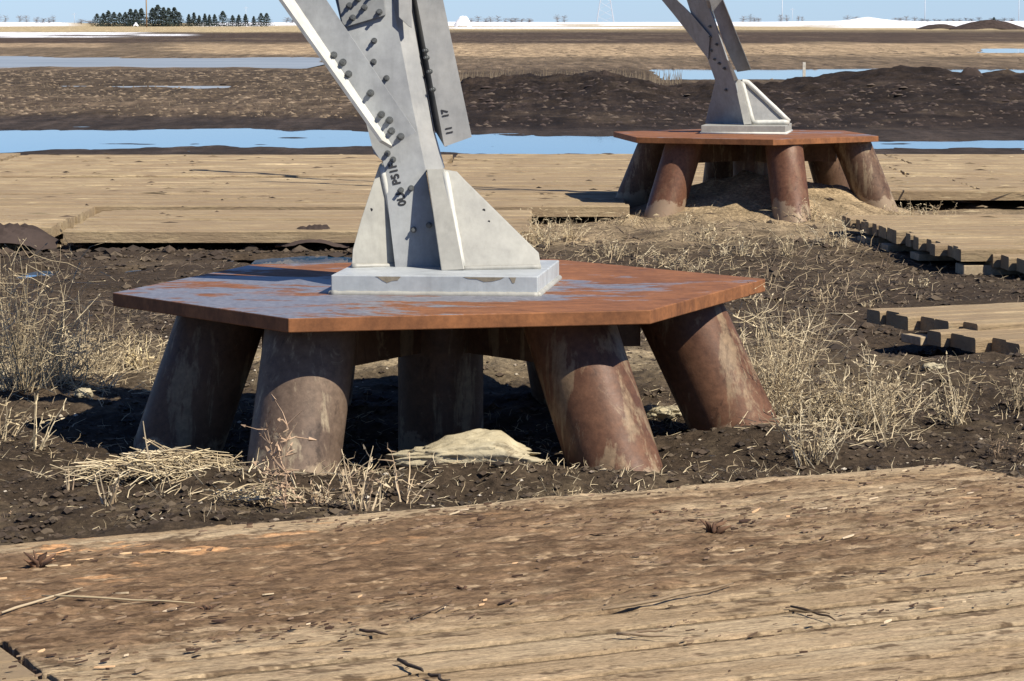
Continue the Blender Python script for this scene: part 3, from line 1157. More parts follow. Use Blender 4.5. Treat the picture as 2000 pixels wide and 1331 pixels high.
ZD = .10
def fine_deck(label, u0, u1, v0, n, pw, seed, groove, bearers=()):
    """front deck as real relief: boards, open joints, streaks of trodden mud"""
    o = empty('timber_mat', (*duv(u0, v0), ZD), label, 'timber mat', 'timber access mats')
    o.rotation_euler = (0, 0, R(ang))
    L = u1 - u0
    us = np.arange(0, L + .0001, .0095)
    vs_ = [0.]
    rnd = random.Random(seed)
    for i in range(n):
        a = i * pw; e = (i + 1) * pw
        vs_ += list(np.linspace(a + .003, e - groove, 20)) + [e - groove * .5, e]
    vv = np.array(vs_)
    Ug, Vg = np.meshgrid(us, vv)
    Ua = Ug + u0; Va = Vg + v0
    # mud cover: strongest along the middle of the crossing, thinning to the right
    b1 = fbm(Ua * .9, Va * 2.2, 500, 4, .6)
    b2 = fbm(Ua * 8, Va * 24, 505, 5, .7)
    b3 = fbm(Ua * 24, Va * 50, 509, 3, .6)
    band = ss(.02, .22, Va + .10 * b1) * ss(1.75, 1.15, Va + .35 * b1) * (.55 + .45 * ss(-.6, -2.6, Ua))
    mud = np.clip(band * 1.45 + .65 * b1 + .8 * b2 - .22, 0, 1)
    h = .0045 * mud + .0065 * b2 * (.35 + mud) + .0050 * b3 * (.4 + mud)
    pid = np.minimum((Vg / pw - 1e-6).astype(int), n - 1)
    dz = np.array([rnd.uniform(-.003, .003) for _ in range(n)])[pid]
    fr = (Vg - pid * pw)
    gr = (fr > pw - groove * 1.01) & (fr < pw - .0005)
    fill = np.clip(.5 + 1.2 * b2 + .9 * b1 + mud * .6, 0, 1) * ss(1.75, 1.3, Va)
    Zg = h + dz - np.where(gr, .030 * (1 - fill), 0)
    edge = ss(0, .012, fr) * ss(0, .012, np.abs(pw - groove - fr))
    Zg = Zg - .005 * (1 - edge) * (1 - fill)
    # ragged board ends
    jit = np.array([rnd.uniform(-.005, .005) for _ in range(n)])[pid]
    X_ = Ug + jit * ((Ug < .02) | (Ug > L - .02))
    Vj = Vg.copy()
    Vj[0] += .012 * fbm(us * 4, us * 0, 520, 4, .7)
    wood = np.array((.31, .22, .128)); pale = np.array((.42, .32, .20))
    w = ss(-.5, .5, fbm(Ua * .7, Va * 6, 515, 4))
    C = wood * (1 - w[..., None]) + pale * w[..., None]
    C = mixc(C, (.158, .098, .056), mud * .93)
    mot = fbm(Ua * 13, Va * 34, 541, 4, .7)
    C = C * (1 + .6 * mot[..., None] * (.4 + .6 * mud[..., None]))
    b4 = fbm(Ua * 9, Va * 30, 543, 5, .7)
    dk = ss(.20, .30, b4 + .15 * b1 + .10 * band - .04)
    C = mixc(C, (.075, .045, .026), dk * .75)
    lt = ss(.30, .48, -b2 + .4 * b3 + .10 * b1) * .5
    C = mixc(C, (.50, .36, .22), lt)
    org = ss(.42, .55, fbm(Ua * 5, Va * 22, 530, 4)) * ss(-1.2, -3.4, Ua) * ss(.9, .3, Va)
    C = mixc(C, (.55, .30, .14), org)
    sm = np.exp(-((fr - (pw - groove * .5)) / (groove * .62)) ** 2) + np.exp(-((fr + groove * .5) / (groove * .62)) ** 2)
    C = mixc(C, (.045, .028, .017), np.clip(sm * 1.3, 0, 1) * (1 - fill))
    ny, nx = Ug.shape
    V3 = np.stack([X_, -Vj, Zg], -1).reshape(-1, 3)
    # skirt down the four sides
    ii = np.arange(ny * nx).reshape(ny, nx)
    q = np.stack([ii[:-1, :-1], ii[1:, :-1], ii[1:, 1:], ii[:-1, 1:]], -1).reshape(-1, 4)
    rim = np.concatenate([ii[0, :], ii[1:, -1], ii[-1, -2::-1], ii[-2:0:-1, 0]])
    low = V3[rim].copy(); low[:, 2] = -.10
    base = ny * nx
    k = len(rim)
    rq = np.stack([rim, np.roll(rim, -1), base + (np.arange(k) + 1) % k, base + np.arange(k)], -1)
    V3 = np.concatenate([V3, low]); q = np.concatenate([q, rq])
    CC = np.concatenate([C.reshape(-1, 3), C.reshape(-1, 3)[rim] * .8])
    me = bpy.data.meshes.new('deck_planks')
    me.from_pydata(V3.tolist(), [], q.tolist())
    at = me.attributes.new('col', 'FLOAT_COLOR', 'POINT')
    at.data.foreach_set('color', np.concatenate([CC, np.ones((len(CC), 1))], 1).astype(np.float32).ravel())
    me.polygons.foreach_set('use_smooth', [True] * len(me.polygons))
    me.materials.append(M['deck'])
    ob = bpy.data.objects.new('deck_planks', me)
    col.objects.link(ob)
    ob.parent = o
    for (x0, x1, ya, yb, za, zb) in bearers:
        qb = MB(); qb.box(x0, x1, ya, yb, za, zb); qb.build('bearer', M['woodend'], o)
    return o


fine_deck('wide brown timber mat smeared with mud along the bottom of the photo', -4.6, 0, 0, 6, .2, 3, .008, [(.3, .5, -1.2, .0, -.20, -.104), (4.2, 4.4, -1.2, 0, -.20, -.104)])
fine_deck('nearest timber mat with bare grooved boards at the lower right edge', -3.62, 1.3, 1.204, 8, .19, 4, .022)
d3 = deck('timber_mat', 'grey corner of a timber mat at the lower left edge of the photo', duv(-6.4, 1.21), ang, 2.768, 8, .19, .10, ZD - .008, [0], M['wood'], seam=.01, seed=5, ends=[0, -.01, .004, 0, -.006, 0, 0, 0])
# road of mats across the middle
rnd = random.Random(12)
row_d = 21.5
_unused = ['beside the puddle, with a shadowed near edge', 'just left of the near tower leg', 'behind the near tower leg', 'between the two tower legs', 'behind the far footing', 'right of the far footing']


def road_mat(x, y, w, n, zt_, lab, seed, th=.095, ang=0.0, bearers=()):
    r2 = random.Random(seed)
    return deck('timber_mat', lab, (x, y), ang, w, n, .24, th, zt_, [r2.uniform(-.03, .03) for _ in range(n)], M['wood'], 'timber access mats', .003, bearers, None, seed, jit=.006)


road = []
# near row (closest edge), left part of the picture
road_mat(-9.2, 24.0, 5.6, 10, -.02, 'tan timber mat at the left edge with a stepped shaded near side', 21, bearers=[(5.0, 5.55, -2.38, -2.1, -.2, -.144)])
road_mat(-3.45, 23.7, 3.6, 10, -.03, 'tan timber mat left of the near tower leg with thin shadows on it', 22)
zlab = {0: 'second row', 1: 'third row', 2: 'fourth row', 3: 'farthest row'}
rows = [(26.35, -.02), (28.8, -.025), (31.2, -.02), (33.4, -.01)]
cols = [(-11.4, 'at the far left'), (-6.2, 'left of the near tower leg'), (-1.0, 'behind and right of the near tower leg'), (4.15, 'right of the far footing')]
for ri, (yf, zz) in enumerate(rows):
    n = 10 if ri < 3 else 9
    for ci, (x0, where) in enumerate(cols):
        if ri == 0 and ci == 3:
            continue
        w = 5.12
        if ri == 0 and ci == 2: w = 2.0
        o = road_mat(x0 + (ri % 2) * .35, yf, w, n, zz + rnd.uniform(-.012, .012), 'tan mat, %s of the road, %s' % (zlab[ri], where), 40 + ri * 7 + ci)

# right hand stack of mats with stepped shaded ends
A = G(1650, 420, -.0)
st = [0.0, .02, .03, .05, .07, .10, .11, .14, .17, .18, .20, .23, .25, .28]
deck('timber_mat', 'timber mat right of the far footing with a long dark stepped end', (A.x, A.y), 6.3, 6.0, 22, .156, .09, 0.0, [random.Random(3 + k).uniform(-.05, .06) for k in range(22)], M['wood'], seam=.010, seed=60, jit=.012,
     bearers=[(-.06, .18, -.95, -.70, -.165, -.118), (-.05, .20, -1.65, -1.42, -.168, -.118), (-.02, .26, -2.45, -2.20, -.17, -.118), (.05, 6, -3.42, -3.2, -.19, -.118)], ends=[0] * 22)
B_ = G(1985, 492, -.03)
deck('timber_mat', 'timber mat at the right edge whose dark end shows beside the stepped mat', (B_.x - .20, B_.y + .1), 4.0, 5.0, 6, .24, .09, -.04, [0, .05, .1, .14, .2, .24], M['wood'], seam=.012, seed=61,
     bearers=[(.15, .5, -1.2, -.9, -.15, -.095)])
C_ = G(1692, 603, 0)
deck('timber_mat', 'upper timber mat above the weeds at the right edge', (C_.x, C_.y), 23.0, 5.0, 6, .155, .075, 0.0, [0, .03, -.01, .06, .05, .13], M['wood'], seam=.008, seed=62,
     bearers=[(-.03, .22, -.62, -.42, -.14, -.092)])
D_ = G(1832, 647, -.03)
deck('timber_mat', 'lowest timber mat at the right edge with two pale bearer ends under it', (D_.x - .05, D_.y + .06), 24.0, 4.0, 5, .145, .075, -.03, [0, .05, .02, .11, .09], M['wood'], seam=.01, seed=63,
     bearers=[(-.04, .22, -.60, -.42, -.13, -.092), (.34, .66, -.70, -.52, -.13, -.092)])

# dirt and bits of straw lying on the mat road
b = MB()
rnd = random.Random(77)
for _ in range(520):
    x = rnd.uniform(-7, 8); y = rnd.uniform(21.6, 33.2)
    z = .0
    L = rnd.uniform(.02, .09) * (1 if rnd.random() < .93 else 2.5); w = rnd.uniform(.003, .010); a = rnd.gauss(0, .5)
    ex = Vector((math.cos(a), math.sin(a), 0)); ey = Vector((-ex.y, ex.x, 0)); c0 = Vector((x, y, z - .004))
    c = rnd.choice([(.10, .07, .045), (.15, .11, .065), (.20, .15, .09), (.32, .25, .15), (.07, .05, .035)])
    vs = [c0 - ex * L, c0 - ey * w, c0 + ex * L, c0 + ey * w, c0 + Vector((0, 0, rnd.uniform(.004, .016)))]
    b.add(vs, [(0, 1, 4), (1, 2, 4), (2, 3, 4), (3, 0, 4)], c)
o = b.build('bark_litter', M['straw']); o['kind'] = 'stuff'

# ------------------------------------------------------------------ rock slab and stones
def rock(name, label, c, sx, sy, sz, seed, mat, tilt=0., group=None, cat='rock', profile=None):
    b = MB()
    nu, nv = 90, 44
    vs = []; fs = []
    for j in range(nv + 1):
        th = math.pi * j / nv
        for i in range(nu):
            ph = 2 * math.pi * i / nu
            d = Vector((math.sin(th) * math.cos(ph), math.sin(th) * math.sin(ph), math.cos(th)))
            d = Vector([math.copysign(abs(k) ** .7, k) for k in d])
            n = float(fbm(np.array([d.x * 1.7 + seed]), np.array([d.y * 1.7 + d.z * 1.3]), seed, 4, .6)[0])
            rr = 1 + .42 * n + .10 * float(fbm(np.array([d.x * 6 + seed]), np.array([d.y * 6 + d.z * 5]), seed + 9, 3, .6)[0])
            p = Vector((d.x * sx * rr, d.y * sy * rr, d.z * sz * rr))
            if profile:
                p.z *= np.interp(p.x / sx, profile[0], profile[1])
            vs.append(p)
    for j in range(nv):
        for i in range(nu):
            i2 = (i + 1) % nu
            fs.append((j * nu + i, (j + 1) * nu + i, (j + 1) * nu + i2, j * nu + i2))
    b.add(vs, fs)
    o = b.build(name, mat, smooth=True)
    o.location = c
    o.rotation_euler = (0, 0, tilt)
    tag(o, label, cat, group)
    return o


rk = G(912, 893, .02)
rock('rock', 'long pale beige rock slab between the front legs of the near footing', (rk.x - .01, 9.66, .035), .25, .11, .072, 3, M['rock'], .05,
     profile=((-1, -.75, -.5, -.2, .3, .55, .75, 1), (.55, .6, .62, .9, 1.05, 1.0, .6, .35)))
rock('rock', 'small pale rock on the soil between the right legs of the near footing', on_ground(1290, 812) + Vector((0, 0, .0)), .09, .06, .035, 5, M['rock'])
rock('rock', 'small pale stone on the soil left of the footing shadow', on_ground(165, 775) + Vector((0, 0, .01)), .035, .03, .022, 6, M['rock'])
rock('rock', 'small pale stone in the soil below the right hand mats', on_ground(1822, 722) + Vector((0, 0, .01)), .045, .03, .018, 8, M['rock'])

# stuff: pebbles, clods, straw litter, wood chips
STRAW = [(.52, .42, .26), (.42, .33, .20), (.60, .50, .33), (.32, .245, .15), (.28, .22, .14), (.56, .46, .29)]


def scatter_ok(x, y):
    u, v = deck_uv(x, y)
    if v > -.02 and u < .04: return False
    return True


def litter(name, n, region, seed, lmin, lmax, rad, cols_, matk='straw', lift=.004, flat=False, dens=None):
    rnd = random.Random(seed)
    b = MB()
    k = 0; tries = 0
    pts = []
    while len(pts) < n and tries < n * 6:
        tries += 1
        x0, y0, x1, y1 = region
        p = G(rnd.uniform(x0, x1), rnd.uniform(y0, y1), -.05)
        if not scatter_ok(p.x, p.y): continue
        if dens is not None and rnd.random() > dens(p.x, p.y): continue
        pts.append((p.x, p.y))
    A_ = np.array(pts)
    zs = H(A_[:, 0], A_[:, 1])
    for (x, y), z in zip(pts, zs):
        L = rnd.uniform(lmin, lmax)
        a = rnd.uniform(0, math.pi)
        tilt = rnd.uniform(-.15, .45) if rnd.random() < .8 else rnd.uniform(.5, 1.2)
        d = Vector((math.cos(a) * math.cos(tilt), math.sin(a) * math.cos(tilt), math.sin(tilt)))
        bend = Vector((rnd.uniform(-1, 1), rnd.uniform(-1, 1), rnd.uniform(-.2, .5))) * L * .15
        p = Vector((x, y, z + lift))
        r = rad * rnd.uniform(.6, 1.5)
        b.tube([p, p + d * L * .5 + bend, p + d * L], [r, r * .9, r * .4], 3, False, rnd.choice(cols_))
    o = b.build(name, M[matk])
    o['kind'] = 'stuff'
    return o


def dn(x, y):
    return float(np.clip(.35 + 1.2 * fbm(np.array([x * 1.3]), np.array([y * 1.3]), 333, 3)[0], .02, 1))


litter('straw_litter', 3800, (-60, 640, 2060, 1080), 71, .012, .06, .0011, STRAW, dens=dn)
litter('straw_litter', 2600, (-60, 470, 2060, 700), 72, .02, .08, .0014, [(.30, .23, .15), (.23, .17, .12), (.18, .14, .10), (.36, .29, .19)], dens=dn)
litter('straw_litter', 2200, (1000, 400, 1760, 560), 73, .04, .14, .0022, [(.34, .26, .16), (.26, .2, .13), (.42, .33, .2), (.18, .13, .09)])


def near(px, py, r):
    c = G(px, py, -.03)
    return lambda x, y: math.exp(-((x - c.x) / r) ** 2 - ((y - c.y) / (r * 1.2)) ** 2)


litter('straw_litter', 450, (1430, 700, 1800, 930), 74, .03, .12, .0014, STRAW, lift=.012, dens=near(1590, 850, .42))
litter('straw_litter', 900, (-60, 640, 330, 830), 75, .03, .14, .0015, STRAW, lift=.012, dens=near(100, 745, .5))
litter('straw_litter', 900, (600, 672, 1080, 715), 78, .03, .12, .0022, STRAW, lift=.01)
litter('straw_litter', 240, (150, 880, 760, 1010), 76, .02, .10, .0015, STRAW, lift=.006, dens=near(560, 985, .5))


def clods(name, n, region, seed, smin, smax, cols_, deck_too=False, zc=None):
    rnd = random.Random(seed)
    b = MB()
    pts = []
    t = 0
    while len(pts) < n and t < n * 5:
        t += 1
        p = G(rnd.uniform(region[0], region[2]), rnd.uniform(region[1], region[3]), -.03)
        if not scatter_ok(p.x, p.y): continue
        pts.append((p.x, p.y))
    A_ = np.array(pts)
    zs = H(A_[:, 0], A_[:, 1])
    base = [Vector(v).normalized() for v in ((1, 0, 0), (-1, 0, 0), (0, 1, 0), (0, -1, 0), (0, 0, 1), (0, 0, -1), (.7, .7, .5), (-.7, .7, .4), (.7, -.7, .5), (-.7, -.7, .5))]
    F8 = [(4, 6, 2), (4, 2, 7), (4, 7, 1), (4, 1, 9), (4, 9, 3), (4, 3, 8), (4, 8, 0), (4, 0, 6), (6, 0, 2), (7, 2, 1), (9, 1, 3), (8, 3, 0), (5, 2, 0), (5, 1, 2), (5, 3, 1), (5, 0, 3)]
    for (x, y), z in zip(pts, zs):
        s = smin + (smax - smin) * rnd.random() ** 3
        sx, sy, sz = s * rnd.uniform(.7, 1.4), s * rnd.uniform(.7, 1.4), s * rnd.uniform(.45, .9)
        vs = [Vector((x + v.x * sx * rnd.uniform(.75, 1.25), y + v.y * sy * rnd.uniform(.75, 1.25), z + v.z * sz * rnd.uniform(.75, 1.25))) for v in base]
        b.add(vs, F8, rnd.choice(cols_))
    o = b.build(name, M['straw'])
    o['kind'] = 'stuff'
    return o


DK = [(.05, .036, .026), (.07, .05, .034), (.04, .03, .022), (.10, .075, .05)]
clods('soil_clods', 9000, (-60, 620, 2060, 1085), 81, .004, .022, DK)
clods('soil_clods', 5000, (-60, 440, 2060, 640), 82, .006, .03, DK)
clods('pebbles', 900, (-60, 480, 2060, 1085), 83, .003, .011, [(.42, .36, .27), (.30, .25, .19), (.5, .44, .35), (.25, .2, .15)])


clods('soil_clods', 420, (-60, 436, 760, 476), 84, .015, .07, DK)
clods('soil_clods', 500, (1500, 380, 2060, 700), 85, .012, .05, DK)


# wood chips and bark on the front decks
def chips(seed, n, umin, umax, vmin, vmax, name, sizes, cols_, zl=ZD):
    rnd = random.Random(seed)
    b = MB()
    for _ in range(n):
        for _t in range(8):
            u = rnd.uniform(umin, umax); v = rnd.uniform(vmin, vmax)
            w = fbm(np.array([u * 1.6]), np.array([v * 3.2]), 400, 3)[0] + .25 * math.exp(-((v - .75) / .5) ** 2)
            if rnd.random() < .18 + 1.6 * w: break
        p = DC + DU * u + DV * v
        L = rnd.uniform(*sizes) * (1 if rnd.random() < .9 else 1.8)
        W = L * rnd.uniform(.08, .26)
        T = rnd.uniform(.0015, .005)
        a = R(26.5) + rnd.gauss(0, .3)
        ex = Vector((math.cos(a), math.sin(a), rnd.uniform(-.05, .15))).normalized()
        ey = Vector((-ex.y, ex.x, rnd.uniform(-.2, .2)))
        z = zl + rnd.uniform(0.003, .008)
        c0 = Vector((p.x, p.y, z))
        o_ = []
        for (s, t) in ((-1, -.3), (-.6, -.9), (.1, -1), (.8, -.5), (1, .3), (.5, .9), (-.2, 1), (-.8, .6)):
            o_.append(c0 + ex * L * .5 * s * rnd.uniform(.8, 1.1) + ey * W * .5 * t * rnd.uniform(.6, 1.2))
        vs = o_ + [q + Vector((0, 0, T)) for q in o_]
        fs = [tuple(range(8, 16))] + [(i, (i + 1) % 8, (i + 1) % 8 + 8, i + 8) for i in range(8)]
        b.add(vs, fs, rnd.choice(cols_))
    o = b.build(name, M['straw'])
    o['kind'] = 'stuff'
    return o


chips(91, 1500, -4.4, .0, .06, 1.55, 'bark_chips', (.006, .030), [(.09, .055, .035), (.06, .035, .024), (.15, .095, .06), (.22, .15, .10), (.28, .20, .13)])
chips(92, 420, -4.4, .6, 1.3, 2.6, 'bark_chips', (.006, .03), [(.10, .065, .04), (.2, .14, .09), (.30, .22, .14), (.06, .035, .024)])
chips(93, 80, -4.4, .3, .1, 2.3, 'wood_splinters', (.012, .055), [(.62, .40, .22), (.58, .46, .30), (.66, .52, .36)])
chips(94, 30, -4.4, -2.6, .15, .6, 'wood_splinters', (.02, .07), [(.62, .36, .18), (.66, .45, .25)])


def stick(px0, py0, px1, py1, r, label, c=(.14, .10, .07), z=ZD + .01, seed=0, grp=None):
    rnd = random.Random(seed)
    a = G(px0, py0, z); q = G(px1, py1, z)
    pts = [a + (q - a) * t + Vector((rnd.uniform(-1, 1), rnd.uniform(-1, 1), rnd.uniform(0, 1))) * .006 for t in (0, .2, .4, .6, .8, 1)]
    b = MB()
    b.tube(pts, [r * .7 * k for k in (.8, 1.1, 1, .9, .8, .4)], 6, True, c)
    o = b.build('stick', M['straw'], smooth=True)
    tag(o, label, 'stick', grp)
    return o


SG = 'sticks lying on the front timber mats'
stick(1180, 1195, 1430, 1143, .006, 'long thin stick lying on the muddy mat, right of centre', (.22, .16, .10), seed=1, grp=SG)
stick(1200, 1240, 1320, 1246, .006, 'short pale stick just below the longest stick on the mat', (.30, .22, .14), seed=2, grp=SG)
stick(780, 1290, 830, 1316, .007, 'dark slanted stick near the bottom edge left of centre', (.06, .045, .035), seed=3, grp=SG)
stick(840, 1318, 875, 1333, .006, 'dark stick cut by the bottom edge of the photo', (.06, .045, .035), seed=4, grp=SG)
stick(80, 1168, 380, 1178, .004, 'long pale twig on the muddy left part of the mat', (.42, .33, .20), seed=5, grp=SG)
stick(0, 1200, 160, 1150, .005, 'pale twig running in from the left edge of the photo', (.40, .31, .2), seed=6, grp=SG)
stick(800, 1210, 885, 1178, .003, 'thin dark curved twig in the middle of the muddy mat', (.09, .06, .04), seed=7, grp=SG)
stick(705, 1232, 760, 1240, .006, 'short dark stick below the middle of the muddy mat', (.08, .055, .04), seed=8, grp=SG)
stick(1545, 1185, 1635, 1212, .005, 'dark twig at the top of the right hand cluster', (.10, .07, .045), seed=9, grp=SG)
stick(1540, 1196, 1620, 1200, .004, 'short dark twig crossing the right hand cluster', (.12, .085, .05), seed=10, grp=SG)
stick(1215, 1243, 1300, 1232, .004, 'slim brown twig beside the short pale stick', (.16, .11, .07), seed=12, grp=SG)


def clump(px, py, s, label, seed, z=ZD, spikes=9, c=((.05, .03, .02), (.09, .05, .032), (.15, .085, .05))):
    rnd = random.Random(seed)
    b = MB()
    o = G(px, py, z)
    for _ in range(spikes):
        a = rnd.uniform(0, 6.28); h = rnd.uniform(.3, .8) if s > .055 else rnd.uniform(.05, .3)
        q_ = rnd.uniform(.4, 1.1)
        p1 = Vector((math.cos(a) * s * q_, math.sin(a) * s * q_ * .7, s * h))
        mid = p1 * .5 + Vector((rnd.uniform(-1, 1), rnd.uniform(-1, 1), rnd.uniform(-.5, 1))) * s * .15
        r = s * rnd.uniform(.07, .15)
        b.tube([Vector((0, 0, -.01)) + mid * .1, mid, p1], [r * 1.4, r, r * .2], 5, True, rnd.choice(c))
    ob = b.build('bark_clump', M['straw'], smooth=True)
    ob.location = o
    return tag(ob, label, 'bark clump', 'torn bark clumps on the front mats')


clump(1390, 1045, .06, 'upright torn reddish bark clump on the mat, right of centre', 1, spikes=12)
clump(75, 1110, .06, 'dark bark clump near the left edge on the mat rim', 2, spikes=12)
clump(1290, 1005, .035, 'flat dark bark piece behind the upright bark clump', 3)
clump(1580, 1068, .03, 'small black bark piece right of the upright bark clump', 4)
clump(535, 1130, .035, 'dark bark tuft in the middle of the muddy left part of the mat', 5)
clump(405, 1190, .035, 'dark bark tuft below the long pale twig', 6)
clump(905, 1150, .03, 'reddish bark tuft near the centre of the mat', 7)


# ------------------------------------------------------------------ dry weeds
def weed(px, py, h, stems, spread, label, seed, name='dry_weed', branch=4, rad=.0023, cols_=STRAW, lean=(0, 0), grp='dry weeds on the soil', cat='dry weed', curl=.25, zoff=0):
    rnd = random.Random(seed)
    base = on_ground(px, py)
    b = MB()
    if stems > 8: stems = int(stems * 1.6)
    for s in range(stems):
        a = rnd.uniform(0, 2 * math.pi)
        r0 = abs(rnd.gauss(0, 1)) * spread * (.35 if stems > 9 else .12)
        p = Vector((math.cos(a) * r0, math.sin(a) * r0 * .7, -.02))
        tilt = rnd.gauss(0, .28)
        tilt2 = rnd.gauss(0, .28)
        d = Vector((math.cos(a) * .25 + tilt + lean[0], math.sin(a) * .25 + tilt2 + lean[1], 1)).normalized()
        L = h * rnd.uniform(.3, 1) ** .8
        n = 6
        pts = [p]
        dd = d.copy()
        for i in range(n):
            dd = (dd + Vector((rnd.gauss(0, 1), rnd.gauss(0, 1), rnd.gauss(-.12, .5))) * curl * .5).normalized()
            pts.append(pts[-1] + dd * (L / n))
        c = rnd.choice(cols_)
        r = rad * rnd.uniform(.6, 1.35)
        b.tube(pts, [r * (1 - .12 * i) for i in range(n + 1)], 3, False, c)
        for _b in range(branch):
            i = rnd.randint(2, n)
            q = pts[i]
            e = Vector((rnd.gauss(0, 1), rnd.gauss(0, 1), rnd.uniform(-.2, 1.2))).normalized()
            l2 = L * rnd.uniform(.08, .32)
            m = q + e * l2 * .5
            e2 = (e + Vector((rnd.gauss(0, .5), rnd.gauss(0, .5), rnd.gauss(0, .5)))).normalized()
            b.tube([q, m, m + e2 * l2 * .5], [r * .6, r * .5, r * .25], 3, False, c)
            if rnd.random() < .4:
                k = m + e2 * l2 * .5
                b.tube([k, k + e2 * r * 5], [r * 1.6, r * .4], 3, False, c)
    o = b.build(name, M['straw'])
    o.location = base + Vector((0, 0, zoff))
    return tag(o, label, cat, grp)


weed(1515, 835, .58, 46, .22, 'tallest pale dry weed clump against the right leg of the near footing', 1, branch=8, lean=(.02, 0))
weed(1545, 760, .55, 8, .10, 'thin tall branching weed rising above the clump by the right leg', 2, branch=9, lean=(.12, 0), rad=.0025)
weed(1590, 900, .26, 22, .16, 'low straggly weed in front of the tall clump by the right leg', 3, branch=6)
weed(1700, 835, .34, 26, .28, 'wide bushy dry weed below the right hand mats', 4, branch=8)
weed(1735, 880, .42, 6, .06, 'upright forked weed in front of the wide bushy weed', 5, branch=5, rad=.003)
weed(1655, 830, .24, 26, .3, 'tangled low dry weed between the tall clump and the bushy weed', 6, branch=7)
weed(1870, 830, .28, 18, .14, 'narrow dry weed leaning left, second from the right edge', 7, branch=5, lean=(-.15, 0))
weed(1985, 800, .22, 14, .2, 'sparse weed cut by the right edge of the photo', 8, branch=6)
weed(1960, 890, .14, 10, .2, 'dark low weed at the corner of the front mat', 9, branch=6, cols_=[(.2, .14, .09), (.3, .22, .14), (.1, .07, .045)])
weed(1790, 790, .15, 10, .3, 'thin low weeds right of the wide bushy weed', 10, branch=4)
weed(1545, 660, .34, 12, .2, 'pale thin weed behind the right corner of the rusty plate', 11, branch=7)
weed(1430, 700, .2, 10, .15, 'short weed close behind the right leg of the near footing', 12, branch=5)
# left side
weed(45, 765, .68, 56, .24, 'tall dense dry weed clump at the left edge of the photo', 13, branch=6)
weed(115, 750, .44, 32, .22, 'medium dry weed right of the tall clump at the left edge', 14, branch=6)
weed(195, 730, .34, 28, .24, 'low spreading dry weed between the left clump and the footing', 15, branch=6)
weed(270, 720, .2, 12, .12, 'short broad leafed dry stalks nearest the left leg', 16, branch=3, rad=.004, cols_=[(.62, .5, .28), (.5, .4, .24)])
weed(165, 690, .26, 4, .08, 'few thin upright stalks behind the low spreading weed', 17, branch=2, rad=.003)
weed(0, 860, .30, 12, .3, 'long bent straws reaching in from the left edge below the shadow', 18, branch=3, lean=(.5, 0), rad=.003)
weed(70, 880, .25, 6, .2, 'bent pale straws just left of the footing shadow', 19, branch=2, lean=(.5, 0), rad=.003)
# foreground stalks
STK = [(.46, .35, .22), (.54, .43, .28), (.36, .26, .17)]
weed(560, 1000, .37, 3, .02, 'upright seed stalk in front of the front left pipe leg', 20, branch=26, rad=.004, curl=.06, cols_=[(.42, .29, .19), (.36, .24, .16)])
weed(300, 940, .26, 2, .01, 'single leaning stalk left of the front left pipe leg', 21, branch=1, rad=.0045, curl=.06, lean=(.1, 0), cols_=STK)
weed(210, 985, .17, 7, .12, 'row of short cut stalks in front of the straw heap', 22, branch=1, rad=.004, curl=.08, cols_=STK)
weed(135, 960, .12, 3, .05, 'two short stubs left of the straw heap', 23, branch=1, rad=.004, curl=.08, cols_=STK)
weed(700, 1000, .24, 9, .08, 'crossing stalks right of the front left pipe leg', 24, branch=3, rad=.0035, curl=.14, cols_=STK)
weed(790, 985, .27, 5, .05, 'folded pale stalks in front of the rock slab', 25, branch=3, rad=.0035, curl=.16, cols_=STK)
weed(520, 985, .12, 10, .12, 'short dry stubble at the foot of the front left pipe leg', 26, branch=4, rad=.003, curl=.25, cols_=STK)
weed(620, 990, .12, 14, .14, 'tangled stubble between the front left pipe leg and the mat', 27, branch=5, rad=.003, curl=.3, cols_=STK)
weed(1400, 970, .08, 8, .1, 'tiny dry weed behind the rim of the front mat', 28, branch=4)
weed(10, 1010, .10, 3, .04, 'short stalk at the left edge above the front mat', 29, branch=1, rad=.004, curl=.05, lean=(.5, 0), cols_=STK)
weed(1180, 905, .10, 8, .2, 'sparse short stems beside the front right pipe leg', 30, branch=4)


# straw heap
def heap(px, py, sx, sy, sz, n, label, seed, ln=(.06, .2)):
    rnd = random.Random(seed)
    b = MB()
    base = on_ground(px, py)
    for _ in range(n):
        x = rnd.gauss(0, .45) * sx; y = rnd.gauss(0, .45) * sy
        z = sz * math.exp(-(x / sx) ** 2 * 1.2 - (y / sy) ** 2 * 1.2) * rnd.uniform(.2, 1)
        a = rnd.gauss(0, .7)
        t = rnd.gauss(0, .22)
        L = rnd.uniform(*ln)
        d = Vector((math.cos(a) * math.cos(t), math.sin(a), math.sin(t)))
        p = Vector((x, y, z)) - d * L / 2
        q = p + d * L
        m = (p + q) / 2 + Vector((0, 0, rnd.uniform(0, .02)))
        r = rnd.uniform(.0012, .0030)
        b.tube([p, m, q], [r, r, r * .6], 4, False, rnd.choice(STRAW))
    o = b.build('straw_heap', M['straw'])
    o.location = base
    return tag(o, label, 'straw heap')


heap(330, 930, .32, .16, .09, 480, 'heap of broken pale straw left of the front left pipe leg', 5)
heap(500, 975, .16, .1, .04, 60, 'thin scatter of pale straw at the foot of the front left pipe leg', 6, (.04, .14))

